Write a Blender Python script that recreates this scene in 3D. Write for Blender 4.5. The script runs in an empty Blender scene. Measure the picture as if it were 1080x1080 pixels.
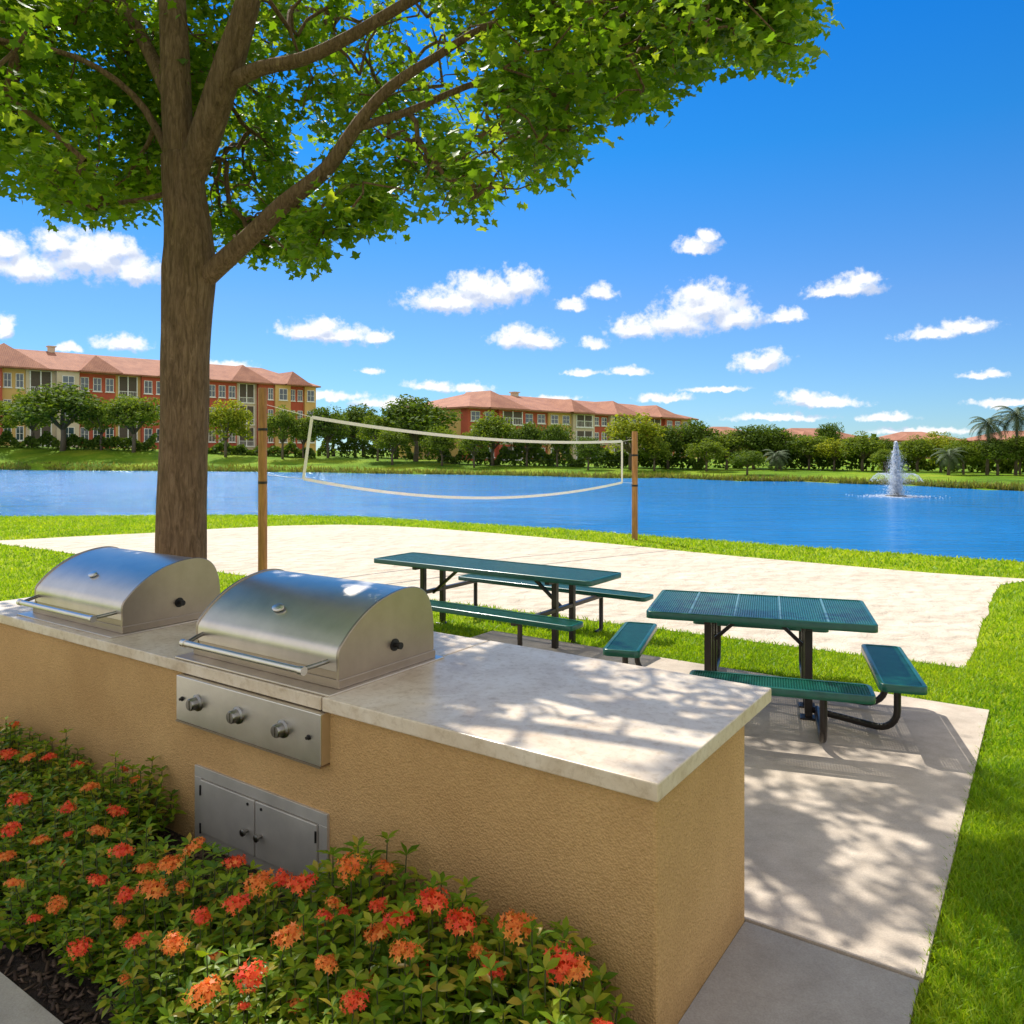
import bpy, math, random
import numpy as np
from mathutils import Vector, Matrix, noise as mnoise

C = bpy.context.scene
COL = C.collection
PI = math.pi
rnd = random.Random(7)

# ------------------------------------------------------------------ camera
F = 830.0; HZ = 475.0; CX = 540.0; CAMZ = 2.0
cam = bpy.data.cameras.new("camera")
cam.sensor_width = 36; cam.lens = 36 * F / 1080; cam.shift_y = -(540-HZ)/1080
cam.clip_end = 6000; cam.clip_start = 0.05
camo = bpy.data.objects.new("camera", cam); COL.objects.link(camo)
camo.location = (0, 0, CAMZ)
camo.rotation_euler = (PI/2, 0, 0)
C.camera = camo

def ray(px, py):
    return Vector((px-540.0, F, HZ - py))
def gp(px, py, z=0.0):                   # point of the photo on the level z
    r = ray(px, py); t = (z - CAMZ) / r.z
    return Vector((r.x*t, r.y*t, z))
def dp(px, py, Y):                       # point of the photo at distance Y
    r = ray(px, py); t = Y / r.y
    return Vector((r.x*t, Y, CAMZ + r.z*t))
def proj(p):
    if p[1] < 0.01: return (9999, -9999)
    return (540 + F*p[0]/p[1], HZ - F*(p[2]-CAMZ)/p[1])

# ------------------------------------------------------------------ node helpers
def NT(tree):
    tree.nodes.clear()
    def N(t, **kw):
        n = tree.nodes.new(t)
        for k, v in kw.items():
            if k.startswith('_'): setattr(n, k[1:], v)
        return n
    return N
def setin(n, d):
    for k, v in d.items(): n.inputs[k].default_value = v

# ------------------------------------------------------------------ sun + sky
SKYT = [(.46, .70, 1.0), (.42, .70, 1.04), (.13, .72, 1.18), (.0, .66, 1.38)]
OVC_FILL = 7.9  # brightness of the unseen clouds added as neutral fill
SUN_EL = math.radians(50)
SUN_AZ = math.atan2(-0.50, 0.866)         # angle from +Y, negative = left
sdir = Vector((math.sin(SUN_AZ)*math.cos(SUN_EL), math.cos(SUN_AZ)*math.cos(SUN_EL), math.sin(SUN_EL)))
sun = bpy.data.lights.new("sun", 'SUN'); sun.energy = 4.6; sun.angle = math.radians(0.5)
sun.color = (1.0, 0.95, 0.86)
suno = bpy.data.objects.new("sun", sun); COL.objects.link(suno)
suno.location = (-20, 30, 40)
suno.rotation_euler = (-sdir).to_track_quat('-Z', 'Y').to_euler()

CLOUDS = [  # px, py, half width, half height
 (30,282,45,20),(95,270,52,32),(140,285,32,20),(8,262,22,18),(60,255,25,16),(120,262,28,18),
 (478,318,50,16),(515,308,42,22),(548,300,25,18),(500,300,25,14),
 (330,350,36,13),(360,354,44,12),(342,342,20,10),(398,356,16,7),
 (130,362,30,11),(4,346,12,14),(70,366,14,6),
 (548,358,30,14),(570,360,22,11),(545,350,14,10),
 (735,260,22,10),(744,250,12,9),
 (602,321,15,8),(634,309,17,10),(626,364,15,8),
 (715,340,42,20),(745,322,42,26),(775,335,30,18),(668,347,26,14),(830,334,20,10),(735,308,18,14),
 (893,304,36,12),(908,296,20,12),(870,309,20,6),
 (985,352,34,9),(1020,344,32,9),
 (800,383,28,12),(812,376,14,9),(662,391,24,6),(612,393,15,4),
 (455,406,26,6),(495,409,26,7),(757,411,34,4),(845,418,26,7),(870,424,42,8),(390,391,13,5),
 (1037,396,25,5),(935,440,30,6),(975,455,60,5),(700,420,30,5),(585,420,26,4),(340,418,50,6),(410,425,40,7),
 (820,440,50,5),(1060,425,40,5),(240,385,30,6),(-120,300,70,22),(-260,250,60,25),(1180,330,50,18),(1300,290,70,24),(-420,330,90,22),(1480,350,90,20)]
def azel(px, py):
    r = ray(px, py).normalized()
    return math.atan2(r.x, r.y), math.asin(r.z)

world = bpy.data.worlds.new("World"); C.world = world; world.use_nodes = True
grp = bpy.data.node_groups.new("cloud_field", 'ShaderNodeTree')
grp.interface.new_socket("Vector", in_out='INPUT', socket_type='NodeSocketVector')
grp.interface.new_socket("Value", in_out='OUTPUT', socket_type='NodeSocketFloat')
gi = grp.nodes.new('NodeGroupInput'); go = grp.nodes.new('NodeGroupOutput')
prev = None
for (px, py, hw, hh) in CLOUDS:
    a, e = azel(px, py); cc = math.hypot((px-540)/F, 1)
    ra = 1.06*hw/F/cc/cc; re = 1.06*hh/F/cc
    m = grp.nodes.new('ShaderNodeVectorMath'); m.operation = 'MULTIPLY_ADD'
    grp.links.new(gi.outputs[0], m.inputs[0])
    m.inputs[1].default_value = (1/ra, 1/re, 0); m.inputs[2].default_value = (-a/ra, -(e-.12*re)/re, 0)
    lo_ = grp.nodes.new('ShaderNodeVectorMath'); lo_.operation = 'MINIMUM'; lo_.inputs[1].default_value = (0, 0, 0)
    grp.links.new(m.outputs[0], lo_.inputs[0])
    fb = grp.nodes.new('ShaderNodeVectorMath'); fb.operation = 'MULTIPLY_ADD'; fb.inputs[1].default_value = (0, .7, 0)
    grp.links.new(lo_.outputs[0], fb.inputs[0]); grp.links.new(m.outputs[0], fb.inputs[2])
    ln = grp.nodes.new('ShaderNodeVectorMath'); ln.operation = 'LENGTH'
    grp.links.new(fb.outputs[0], ln.inputs[0])
    if prev is None: prev = ln.outputs['Value']
    else:
        mn = grp.nodes.new('ShaderNodeMath'); mn.operation = 'SMOOTH_MIN'; mn.inputs[2].default_value = 0.25
        grp.links.new(prev, mn.inputs[0]); grp.links.new(ln.outputs['Value'], mn.inputs[1]); prev = mn.outputs[0]
grp.links.new(prev, go.inputs[0])

wt = world.node_tree; N = NT(wt); L = wt.links.new
def math_(tree, op, a, b=None, c=None, clamp=False):
    m = tree.nodes.new('ShaderNodeMath'); m.operation = op; m.use_clamp = clamp
    for i, v in enumerate((a, b, c)):
        if v is None: continue
        if isinstance(v, (int, float)): m.inputs[i].default_value = v
        else: tree.links.new(v, m.inputs[i])
    return m.outputs[0]
wm = lambda *a, **k: math_(wt, *a, **k)
sky = N('ShaderNodeTexSky'); sky.sky_type = 'NISHITA'; sky.sun_disc = False
sky.sun_elevation = SUN_EL; sky.sun_rotation = SUN_AZ
sky.air_density = 1.0; sky.dust_density = 0.0; sky.ozone_density = 3.0
hs = N('ShaderNodeHueSaturation'); setin(hs, {'Hue': 0.5, 'Saturation': 1.0, 'Value': 1.0})
L(sky.outputs[0], hs.inputs['Color'])
tc = N('ShaderNodeTexCoord'); nrm = N('ShaderNodeVectorMath', _operation='NORMALIZE'); L(tc.outputs['Generated'], nrm.inputs[0])
sp = N('ShaderNodeSeparateXYZ'); L(nrm.outputs[0], sp.inputs[0])
az = wm('ARCTAN2', sp.outputs[0], sp.outputs[1]); el = wm('ARCSINE', sp.outputs[2])
cb = N('ShaderNodeCombineXYZ'); L(az, cb.inputs[0]); L(el, cb.inputs[1])
nz = N('ShaderNodeTexNoise'); L(cb.outputs[0], nz.inputs['Vector']); setin(nz, {'Scale': 48, 'Detail': 6, 'Roughness': 0.6})
off = N('ShaderNodeVectorMath', _operation='SUBTRACT'); L(nz.outputs['Color'], off.inputs[0]); off.inputs[1].default_value = (.5, .5, .5)
sc_ = N('ShaderNodeVectorMath', _operation='MULTIPLY_ADD'); L(off.outputs[0], sc_.inputs[0]); sc_.inputs[1].default_value = (.026, .018, 0); L(cb.outputs[0], sc_.inputs[2])
nz2 = N('ShaderNodeTexNoise'); L(cb.outputs[0], nz2.inputs['Vector']); setin(nz2, {'Scale': 75, 'Detail': 6, 'Roughness': 0.62})
def field(vec):
    g = N('ShaderNodeGroup'); g.node_tree = grp; L(vec, g.inputs[0]); return g.outputs[0]
d0 = field(sc_.outputs[0])
up = N('ShaderNodeVectorMath', _operation='ADD'); L(sc_.outputs[0], up.inputs[0]); up.inputs[1].default_value = (-.004, .012, 0)
d1 = field(up.outputs[0])
dn = wm('ADD', d0, wm('MULTIPLY', wm('SUBTRACT', nz2.outputs['Fac'], 0.5), 1.9))
mr = N('ShaderNodeMapRange', _interpolation_type='SMOOTHSTEP'); L(dn, mr.inputs['Value'])
setin(mr, {'From Min': 1.24, 'From Max': 0.42, 'To Min': 0.0, 'To Max': 1.0})
shd = N('ShaderNodeMapRange'); L(wm('ADD', wm('SUBTRACT', d1, d0), wm('MULTIPLY', wm('SUBTRACT', nz2.outputs['Fac'], 0.5), 1.2)), shd.inputs['Value'])
setin(shd, {'From Min': -0.25, 'From Max': 0.2, 'To Min': 0.0, 'To Max': 1.0})
cm = N('ShaderNodeMix', _data_type='RGBA'); L(shd.outputs[0], cm.inputs['Factor'])
cm.inputs['A'].default_value = (5.2, 5.8, 7.2, 1); cm.inputs['B'].default_value = (8.6, 8.6, 8.6, 1)
tn = N('ShaderNodeValToRGB'); L(wm('DIVIDE', el, 0.6), tn.inputs[0])      # deep azure of the front sky, by elevation
tn.color_ramp.elements.new(.3); tn.color_ramp.elements.new(.6)
for i_, c_ in enumerate(SKYT):
    tn.color_ramp.elements[i_].color = (*c_, 1)
tm = N('ShaderNodeMix', _data_type='RGBA', _blend_type='MULTIPLY'); tm.inputs['Factor'].default_value = 1
L(hs.outputs[0], tm.inputs['A']); L(tn.outputs[0], tm.inputs['B'])
# unseen bright cloud cover, added overhead and behind the viewer to neutralise ambient light
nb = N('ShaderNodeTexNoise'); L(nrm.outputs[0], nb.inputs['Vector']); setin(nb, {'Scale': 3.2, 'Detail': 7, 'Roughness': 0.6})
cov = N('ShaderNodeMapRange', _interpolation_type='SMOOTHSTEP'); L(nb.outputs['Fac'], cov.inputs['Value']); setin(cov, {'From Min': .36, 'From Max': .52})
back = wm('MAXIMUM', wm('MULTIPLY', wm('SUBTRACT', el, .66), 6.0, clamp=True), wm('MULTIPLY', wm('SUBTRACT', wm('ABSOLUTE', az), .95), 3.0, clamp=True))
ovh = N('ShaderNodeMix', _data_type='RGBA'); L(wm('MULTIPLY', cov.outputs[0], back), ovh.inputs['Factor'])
L(tm.outputs['Result'], ovh.inputs['A']); ovh.inputs['B'].default_value = (OVC_FILL*1.04, OVC_FILL, OVC_FILL*.94, 1)
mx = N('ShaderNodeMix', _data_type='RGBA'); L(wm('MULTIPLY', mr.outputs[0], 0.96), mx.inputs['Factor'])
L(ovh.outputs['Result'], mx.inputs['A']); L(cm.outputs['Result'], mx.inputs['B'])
bg = N('ShaderNodeBackground'); bg.inputs['Strength'].default_value = 0.1
L(mx.outputs['Result'], bg.inputs['Color'])
wo = N('ShaderNodeOutputWorld'); L(bg.outputs[0], wo.inputs['Surface'])

C.view_settings.view_transform = 'Standard'; C.view_settings.look = 'None'
C.view_settings.exposure = 0.35; C.view_settings.gamma = 1.0
C.cycles.max_bounces = 8; C.cycles.transparent_max_bounces = 12
C.cycles.use_denoising = True

# ------------------------------------------------------------------ material helpers
def mat(name, fn):
    m = bpy.data.materials.new(name); m.use_nodes = True
    t = m.node_tree; N = NT(t); L = t.links.new
    out = N('ShaderNodeOutputMaterial'); b = N('ShaderNodeBsdfPrincipled')
    L(b.outputs[0], out.inputs['Surface'])
    fn(t, N, L, b, out); return m
def ramp(N, L, src, stops, interp='LINEAR'):
    r = N('ShaderNodeValToRGB'); cr = r.color_ramp; cr.interpolation = interp
    while len(cr.elements) < len(stops): cr.elements.new(0.5)
    for e, (p, c) in zip(cr.elements, stops):
        e.position = p; e.color = (*c, 1) if len(c) == 3 else c
    L(src, r.inputs[0]); return r.outputs['Color']
def noisetex(N, L, vec, scale, detail=4, rough=0.55, dist=0.0):
    n = N('ShaderNodeTexNoise'); setin(n, {'Scale': scale, 'Detail': detail, 'Roughness': rough, 'Distortion': dist})
    if vec is not None: L(vec, n.inputs['Vector'])
    return n.outputs['Fac']
def mapping(N, L, scale=(1,1,1), coord='Object'):
    tc = N('ShaderNodeTexCoord'); m = N('ShaderNodeMapping'); m.inputs['Scale'].default_value = scale
    L(tc.outputs[coord], m.inputs['Vector']); return m.outputs[0]
def bump(N, L, b, h, strength=0.3, dist=0.01, normal=None):
    bp = N('ShaderNodeBump'); setin(bp, {'Strength': strength, 'Distance': dist}); L(h, bp.inputs['Height'])
    if normal is not None: L(normal, bp.inputs['Normal'])
    if b is not None: L(bp.outputs[0], b.inputs['Normal'])
    return bp.outputs[0]
def mixc(N, L, f, a, b, mode='MIX'):
    m = N('ShaderNodeMix', _data_type='RGBA', _blend_type=mode)
    for k, v in (('Factor', f), ('A', a), ('B', b)):
        if isinstance(v, (int, float)): m.inputs[k].default_value = v
        elif isinstance(v, tuple): m.inputs[k].default_value = (*v, 1)
        else: L(v, m.inputs[k])
    return m.outputs['Result']

def simple(name, col, rough=0.6, metal=0.0, var=0.15, vscale=6, bs=0.0, bscale=60, spec=0.5):
    def fn(t, N, L, b, out):
        v = mapping(N, L)
        n = noisetex(N, L, v, vscale, 5)
        lo = tuple(c*(1-var) for c in col); hi = tuple(min(1, c*(1+var)) for c in col)
        L(ramp(N, L, n, [(0.3, lo), (0.7, hi)]), b.inputs['Base Color'])
        setin(b, {'Roughness': rough, 'Metallic': metal, 'Specular IOR Level': spec})
        if bs: bump(N, L, b, noisetex(N, L, v, bscale, 4), bs, 0.004)
    return mat(name, fn)

def leafmat(name, cols, rough=0.42, trans=0.5, tcol=None, patch=False):
    def fn(t, N, L, b, out):
        g = N('ShaderNodeNewGeometry')
        stops = [(i/(len(cols)-1) if len(cols) > 1 else 0, c) for i, c in enumerate(cols)]
        col = ramp(N, L, g.outputs['Random Per Island'], stops)
        if patch:
            pn = noisetex(N, L, mapping(N, L), 1.1, 6, 0.65); pn2 = noisetex(N, L, mapping(N, L), 0.3, 3, 0.6)
            col = mixc(N, L, 1.0, col, ramp(N, L, pn, [(0.28, (.62, .72, .8)), (0.5, (1, 1, 1)), (0.74, (1.30, 1.08, 1.5))]), 'MULTIPLY')
            col = mixc(N, L, 1.0, col, ramp(N, L, pn2, [(0.35, (.85, .92, .9)), (0.65, (1.1, 1.03, 1.0))]), 'MULTIPLY')
        L(col, b.inputs['Base Color']); setin(b, {'Roughness': rough, 'Specular IOR Level': 0.3})
        tr = N('ShaderNodeBsdfTranslucent')
        L(mixc(N, L, 1.0, col, tcol or (1.9, 1.7, 0.7), 'MULTIPLY'), tr.inputs['Color'])
        ms = N('ShaderNodeMixShader'); ms.inputs[0].default_value = trans
        L(b.outputs[0], ms.inputs[1]); L(tr.outputs[0], ms.inputs[2]); L(ms.outputs[0], out.inputs['Surface'])
    return mat(name, fn)

def f_grass(t, N, L, b, out):
    v = mapping(N, L)
    n1 = noisetex(N, L, v, 0.35, 5, 0.6); n2 = noisetex(N, L, v, 22, 6, 0.75); n3 = noisetex(N, L, v, 2.2, 5, 0.6)
    c1 = ramp(N, L, n2, [(0.25, (.12, .17, .006)), (0.5, (.27, .36, .012)), (0.8, (.42, .50, .03))])
    c2 = ramp(N, L, n1, [(0.3, (.85, .95, .8)), (0.7, (1.15, 1.05, 1.0))])
    c = mixc(N, L, 1.0, c1, c2, 'MULTIPLY')
    c = mixc(N, L, 1.0, c, ramp(N, L, n3, [(0.3, (.8, .85, .8)), (0.7, (1.15, 1.1, 1.0))]), 'MULTIPLY')
    L(c, b.inputs['Base Color']); setin(b, {'Roughness': 0.9, 'Specular IOR Level': 0.1})
    bump(N, L, b, n2, 0.9, 0.03)
M_lawn = mat('lawn_turf', f_grass)
def f_farlawn(t, N, L, b, out):
    v = mapping(N, L)
    n1 = noisetex(N, L, v, 0.12, 5, 0.6); n2 = noisetex(N, L, v, 2.0, 6, 0.7)
    c = mixc(N, L, 1.0, ramp(N, L, n1, [(0.35, (.07, .15, .008)), (0.5, (.15, .27, .012)), (0.68, (.32, .38, .03))]),
             ramp(N, L, n2, [(0.3, (.7, .75, .7)), (0.75, (1.2, 1.15, 1.1))]), 'MULTIPLY')
    L(c, b.inputs['Base Color']); setin(b, {'Roughness': 0.9, 'Specular IOR Level': 0.1}); bump(N, L, b, n2, 0.8, 0.3)
M_farlawn = mat('far_turf', f_farlawn)
M_blade = leafmat('grass_blade', [(.13, .25, .007), (.26, .41, .012), (.19, .33, .009), (.40, .50, .03)], 0.5, 0.45, (1.7, 1.6, 0.6), patch=True)

def f_sand(t, N, L, b, out):
    v = mapping(N, L)
    n1 = noisetex(N, L, v, 0.7, 4, 0.6); n2 = noisetex(N, L, v, 3.2, 5, 0.65, 0.4); n3 = noisetex(N, L, v, 90, 3, 0.6)
    vo = N('ShaderNodeTexVoronoi'); L(v, vo.inputs['Vector']); setin(vo, {'Scale': 4.6, 'Randomness': 1.0})
    vo.feature = 'SMOOTH_F1'
    c = ramp(N, L, n2, [(0.3, (.55, .475, .385)), (0.7, (.67, .60, .50))])
    c = mixc(N, L, 1.0, c, ramp(N, L, n1, [(0.3, (.9, .88, .86)), (0.7, (1.05, 1.05, 1.05))]), 'MULTIPLY')
    c = mixc(N, L, 1.0, c, ramp(N, L, n3, [(0.35, (.86, .84, .82)), (0.6, (1.05, 1.05, 1.05))]), 'MULTIPLY')
    L(c, b.inputs['Base Color']); setin(b, {'Roughness': 0.95, 'Specular IOR Level': 0.15})
    h = math_(t, 'ADD', math_(t, 'MULTIPLY', vo.outputs['Distance'], 0.9), n2)
    nn = bump(N, L, None, h, 0.9, 0.085)
    bump(N, L, b, n3, 0.4, 0.004, nn)
M_sand = mat('beach_sand', f_sand)

def concrete(name, col, stain=0.25):
    def fn(t, N, L, b, out):
        v = mapping(N, L)
        n1 = noisetex(N, L, v, 1.6, 6, 0.62); n2 = noisetex(N, L, v, 9, 6, 0.7); n3 = noisetex(N, L, v, 140, 3, 0.6)
        c = ramp(N, L, n1, [(0.3, tuple(x*(1-stain) for x in col)), (0.65, col)])
        c = mixc(N, L, 1.0, c, ramp(N, L, n2, [(0.3, (.88, .86, .84)), (0.7, (1.06, 1.06, 1.06))]), 'MULTIPLY')
        c = mixc(N, L, 1.0, c, ramp(N, L, n3, [(0.3, (.86, .86, .86)), (0.65, (1.06, 1.06, 1.06))]), 'MULTIPLY')
        L(c, b.inputs['Base Color']); setin(b, {'Roughness': 0.85, 'Specular IOR Level': 0.25})
        bump(N, L, b, n3, 0.35, 0.003)
    return mat(name, fn)
M_patio = concrete('patio_concrete', (.62, .53, .43), .36)
M_walk = concrete('walkway_concrete', (.41, .38, .335))
M_path = concrete('path_concrete', (.46, .43, .38))

def f_stucco(t, N, L, b, out):
    v = mapping(N, L)
    n1 = noisetex(N, L, v, 1.3, 5, 0.6); n2 = noisetex(N, L, v, 85, 6, 0.7, 0.2); n3 = noisetex(N, L, v, 220, 3, 0.6)
    vo = N('ShaderNodeTexVoronoi'); L(v, vo.inputs['Vector']); setin(vo, {'Scale': 110.0})
    c = ramp(N, L, n1, [(0.3, (.54, .325, .135)), (0.7, (.68, .43, .19))])
    c = mixc(N, L, 1.0, c, ramp(N, L, n2, [(0.3, (.84, .82, .78)), (0.65, (1.06, 1.06, 1.06))]), 'MULTIPLY')
    # darker, uneven tone low down on the wall
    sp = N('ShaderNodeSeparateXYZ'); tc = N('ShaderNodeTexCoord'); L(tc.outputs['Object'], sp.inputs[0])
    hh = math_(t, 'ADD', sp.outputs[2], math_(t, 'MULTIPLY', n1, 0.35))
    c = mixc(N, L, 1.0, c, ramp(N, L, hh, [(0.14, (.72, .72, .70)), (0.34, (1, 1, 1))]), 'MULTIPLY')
    L(c, b.inputs['Base Color']); setin(b, {'Roughness': 0.9, 'Specular IOR Level': 0.2})
    h = math_(t, 'ADD', n2, math_(t, 'MULTIPLY', vo.outputs['Distance'], 0.8))
    nn = bump(N, L, None, h, 0.75, 0.008); bump(N, L, b, n3, 0.3, 0.002, nn)
M_stucco = mat('tan_stucco', f_stucco)

def f_stone(t, N, L, b, out):
    v = mapping(N, L)
    n1 = noisetex(N, L, v, 3.0, 7, 0.62, 0.9); n2 = noisetex(N, L, v, 26, 6, 0.7, 0.3); n3 = noisetex(N, L, v, 1.1, 3)
    c = ramp(N, L, n1, [(0.28, (.55, .42, .28)), (0.5, (.70, .58, .43)), (0.72, (.80, .70, .57))])
    c = mixc(N, L, 1.0, c, ramp(N, L, n2, [(0.32, (.80, .76, .70)), (0.5, (1, 1, 1)), (0.75, (1.05, 1.05, 1.05))]), 'MULTIPLY')
    L(c, b.inputs['Base Color'])
    L(ramp(N, L, n2, [(0.3, (.42,)*3), (0.7, (.26,)*3)]), b.inputs['Roughness']); setin(b, {'Specular IOR Level': 0.5})
    bump(N, L, b, n2, 0.12, 0.003)
M_stone = mat('cream_stone', f_stone)

def steel(name, col=(.62, .60, .57), rough=0.24, axis=0, metal=1.0):
    def fn(t, N, L, b, out):
        s = [4, 4, 4]; s[axis] = 0.6
        s = [x*60 for x in s]; s[axis] = 3
        v = mapping(N, L, tuple(s)); v2 = mapping(N, L)
        n = noisetex(N, L, v, 1.0, 3, 0.6); n2 = noisetex(N, L, v2, 5, 5, 0.65)
        c = ramp(N, L, n2, [(0.3, tuple(x*.82 for x in col)), (0.7, col)])
        L(c, b.inputs['Base Color']); setin(b, {'Metallic': metal})
        L(math_(t, 'ADD', math_(t, 'MULTIPLY', n2, 0.10), math_(t, 'ADD', math_(t, 'MULTIPLY', n, 0.08), rough-0.06)), b.inputs['Roughness'])
        bump(N, L, b, n, 0.07, 0.0006)
    return mat(name, fn)
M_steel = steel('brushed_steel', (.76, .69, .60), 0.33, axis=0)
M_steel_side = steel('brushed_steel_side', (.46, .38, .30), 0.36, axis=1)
M_steel_door = steel('brushed_steel_door', (.66, .62, .56), 0.5, axis=2, metal=.6)
M_steel_bright = steel('polished_steel', (.78, .74, .68), 0.30, axis=0)
M_dark = simple('dark_metal', (.03, .028, .026), 0.45, 0.6, 0.2)
M_black = simple('black_gap', (.012, .011, .01), 0.8)
M_knob = simple('knob_metal', (.28, .27, .25), 0.28, 1.0, 0.2, 20)

def f_bark(t, N, L, b, out):
    v = mapping(N, L, (1, 1, 0.16)); v2 = mapping(N, L)
    n1 = noisetex(N, L, v, 38, 7, 0.72, 1.0); n2 = noisetex(N, L, v2, 5.5, 6, 0.65); n3 = noisetex(N, L, v2, 70, 4, 0.6)
    vo = N('ShaderNodeTexVoronoi'); L(v, vo.inputs['Vector']); setin(vo, {'Scale': 21.0}); vo.feature = 'F1'
    c = ramp(N, L, n1, [(0.3, (.10, .065, .038)), (0.5, (.25, .165, .10)), (0.72, (.40, .28, .185))])
    c = mixc(N, L, 1.0, c, ramp(N, L, n2, [(0.3, (.82, .80, .76)), (0.7, (1.12, 1.08, 1.02))]), 'MULTIPLY')
    L(c, b.inputs['Base Color']); setin(b, {'Roughness': 0.9, 'Specular IOR Level': 0.15})
    h = math_(t, 'ADD', n1, math_(t, 'MULTIPLY', vo.outputs['Distance'], 0.7))
    nn = bump(N, L, None, h, 1.0, 0.045); bump(N, L, b, n3, 0.4, 0.004, nn)
M_bark = mat('grey_brown_bark', f_bark)
M_leaf = leafmat('maple_leaf', [(.08, .17, .008), (.13, .25, .010), (.10, .20, .010), (.17, .28, .018), (.27, .36, .03)], 0.45, 0.55, (1.8, 1.65, 0.7))

def f_water(t, N, L, b, out):
    v = mapping(N, L, (0.40, 1.5, 1)); v2 = mapping(N, L)
    n1 = noisetex(N, L, v, 1.3, 5, 0.62, 0.5); n2 = noisetex(N, L, v, 5.5, 4, 0.6); n3 = noisetex(N, L, v2, 0.045, 3, 0.5)
    setin(b, {'Base Color': (.004, .20, .55, 1), 'Roughness': 0.10, 'IOR': 1.33, 'Specular IOR Level': 0.5})
    n0 = noisetex(N, L, v, 0.33, 4, 0.6, 0.6)
    h = math_(t, 'ADD', math_(t, 'ADD', n1, math_(t, 'MULTIPLY', n0, 2.2)), math_(t, 'MULTIPLY', n2, 0.3))
    L(ramp(N, L, n3, [(0.35, (.09,)*3), (0.65, (.18,)*3)]), b.inputs['Roughness'])
    bump(N, L, b, h, 1.0, 0.30)
M_water = mat('lake_water', f_water)

def f_plastic(t, N, L, b, out):
    v = mapping(N, L); n = noisetex(N, L, v, 14, 5)
    L(ramp(N, L, n, [(0.3, (.003, .066, .040)), (0.7, (.006, .105, .065))]), b.inputs['Base Color'])
    setin(b, {'Roughness': 0.30, 'Specular IOR Level': 0.45, 'Coat Weight': 0.15, 'Coat Roughness': 0.1})
M_green = mat('green_plastisol', f_plastic)
M_greenlt = simple('pale_green_strip', (.10, .22, .22), 0.3, 0, 0.2, 20)  # paler green for the strips across the tabletop
M_brownmet = simple('brown_black_steel', (.018, .013, .011), 0.35, 0.0, 0.35, 9, 0.15, 40)
M_wood = None
def f_wood(t, N, L, b, out):
    v = mapping(N, L, (1, 1, 0.08)); n = noisetex(N, L, v, 40, 6, 0.6, 0.3); n2 = noisetex(N, L, mapping(N, L), 2.5, 4)
    c = ramp(N, L, n, [(0.3, (.26, .12, .035)), (0.7, (.50, .25, .075))])
    c = mixc(N, L, 1.0, c, ramp(N, L, n2, [(0.3, (.75, .72, .7)), (0.7, (1.1, 1.1, 1.1))]), 'MULTIPLY')
    L(c, b.inputs['Base Color']); setin(b, {'Roughness': 0.75}); bump(N, L, b, n, 0.5, 0.006)
M_wood = mat('treated_wood', f_wood)
M_tape = simple('white_webbing', (.80, .77, .70), 0.8, 0, 0.06, 30)

def f_mulch(t, N, L, b, out):
    v = mapping(N, L); n = noisetex(N, L, v, 40, 5, 0.7)
    L(ramp(N, L, n, [(0.3, (.012, .008, .006)), (0.7, (.06, .038, .026))]), b.inputs['Base Color'])
    setin(b, {'Roughness': 0.95}); bump(N, L, b, n, 1.0, 0.03)
M_soil = mat('dark_mulch', f_mulch)
M_chip = leafmat('mulch_chip', [(.02, .012, .008), (.07, .045, .03), (.12, .08, .055), (.035, .02, .015)], 0.85, 0.0)
M_shrubleaf = leafmat('shrub_leaf', [(.065, .15, .008), (.14, .26, .010), (.095, .19, .010), (.28, .37, .018), (.18, .29, .010)], 0.45, 0.38, (1.8, 1.7, .6))
M_shrubnew = leafmat('shrub_new_leaf', [(.26, .34, .02), (.36, .38, .03), (.40, .28, .04)], 0.35, 0.35, (1.6, 1.4, .6))
M_stem = simple('green_stem', (.07, .085, .025), 0.7)
M_petals = leafmat('red_petal', [(.88, .09, .03), (.92, .19, .045), (.80, .05, .035), (.92, .32, .07)], 0.5, 0.3, (1.2, 1.1, 1.0))
M_petals2 = leafmat('orange_petal', [(.85, .22, .04), (.9, .34, .06), (.75, .14, .03), (.85, .45, .08)], 0.5, 0.3, (1.2, 1.1, 1.0))
M_wall_y = simple('ochre_render', (.62, .40, .14), 0.9, 0, 0.1, 0.4)
M_wall_r = simple('terracotta_render', (.46, .095, .05), 0.9, 0, 0.14, 0.4)
M_wall_c = simple('cream_render', (.60, .50, .36), 0.9, 0, 0.1, 0.4)
def f_roof(t, N, L, b, out):
    v = mapping(N, L); n = noisetex(N, L, v, 0.5, 5, 0.6); n2 = noisetex(N, L, v, 5.0, 5, 0.7)
    wv = N('ShaderNodeTexWave'); wv.bands_direction = 'X'; L(v, wv.inputs['Vector']); setin(wv, {'Scale': 1.1, 'Distortion': 0.4, 'Detail': 1})
    c = ramp(N, L, n, [(0.3, (.30, .12, .07)), (0.7, (.45, .205, .12))])
    c = mixc(N, L, 1.0, c, ramp(N, L, n2, [(0.3, (.72, .7, .7)), (0.7, (1.15, 1.12, 1.1))]), 'MULTIPLY')
    L(c, b.inputs['Base Color']); setin(b, {'Roughness': 0.85}); bump(N, L, b, wv.outputs['Fac'], 0.5, 0.08)
M_roof = mat('clay_tile', f_roof)
M_glass = simple('window_glass', (.03, .06, .085), 0.06, 0, 0.5, 0.3, spec=0.9)
M_frame = simple('white_frame', (.78, .77, .72), 0.6)
M_recess_shade = simple('painted_recess_shade', (.10, .08, .06), 0.9)
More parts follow.
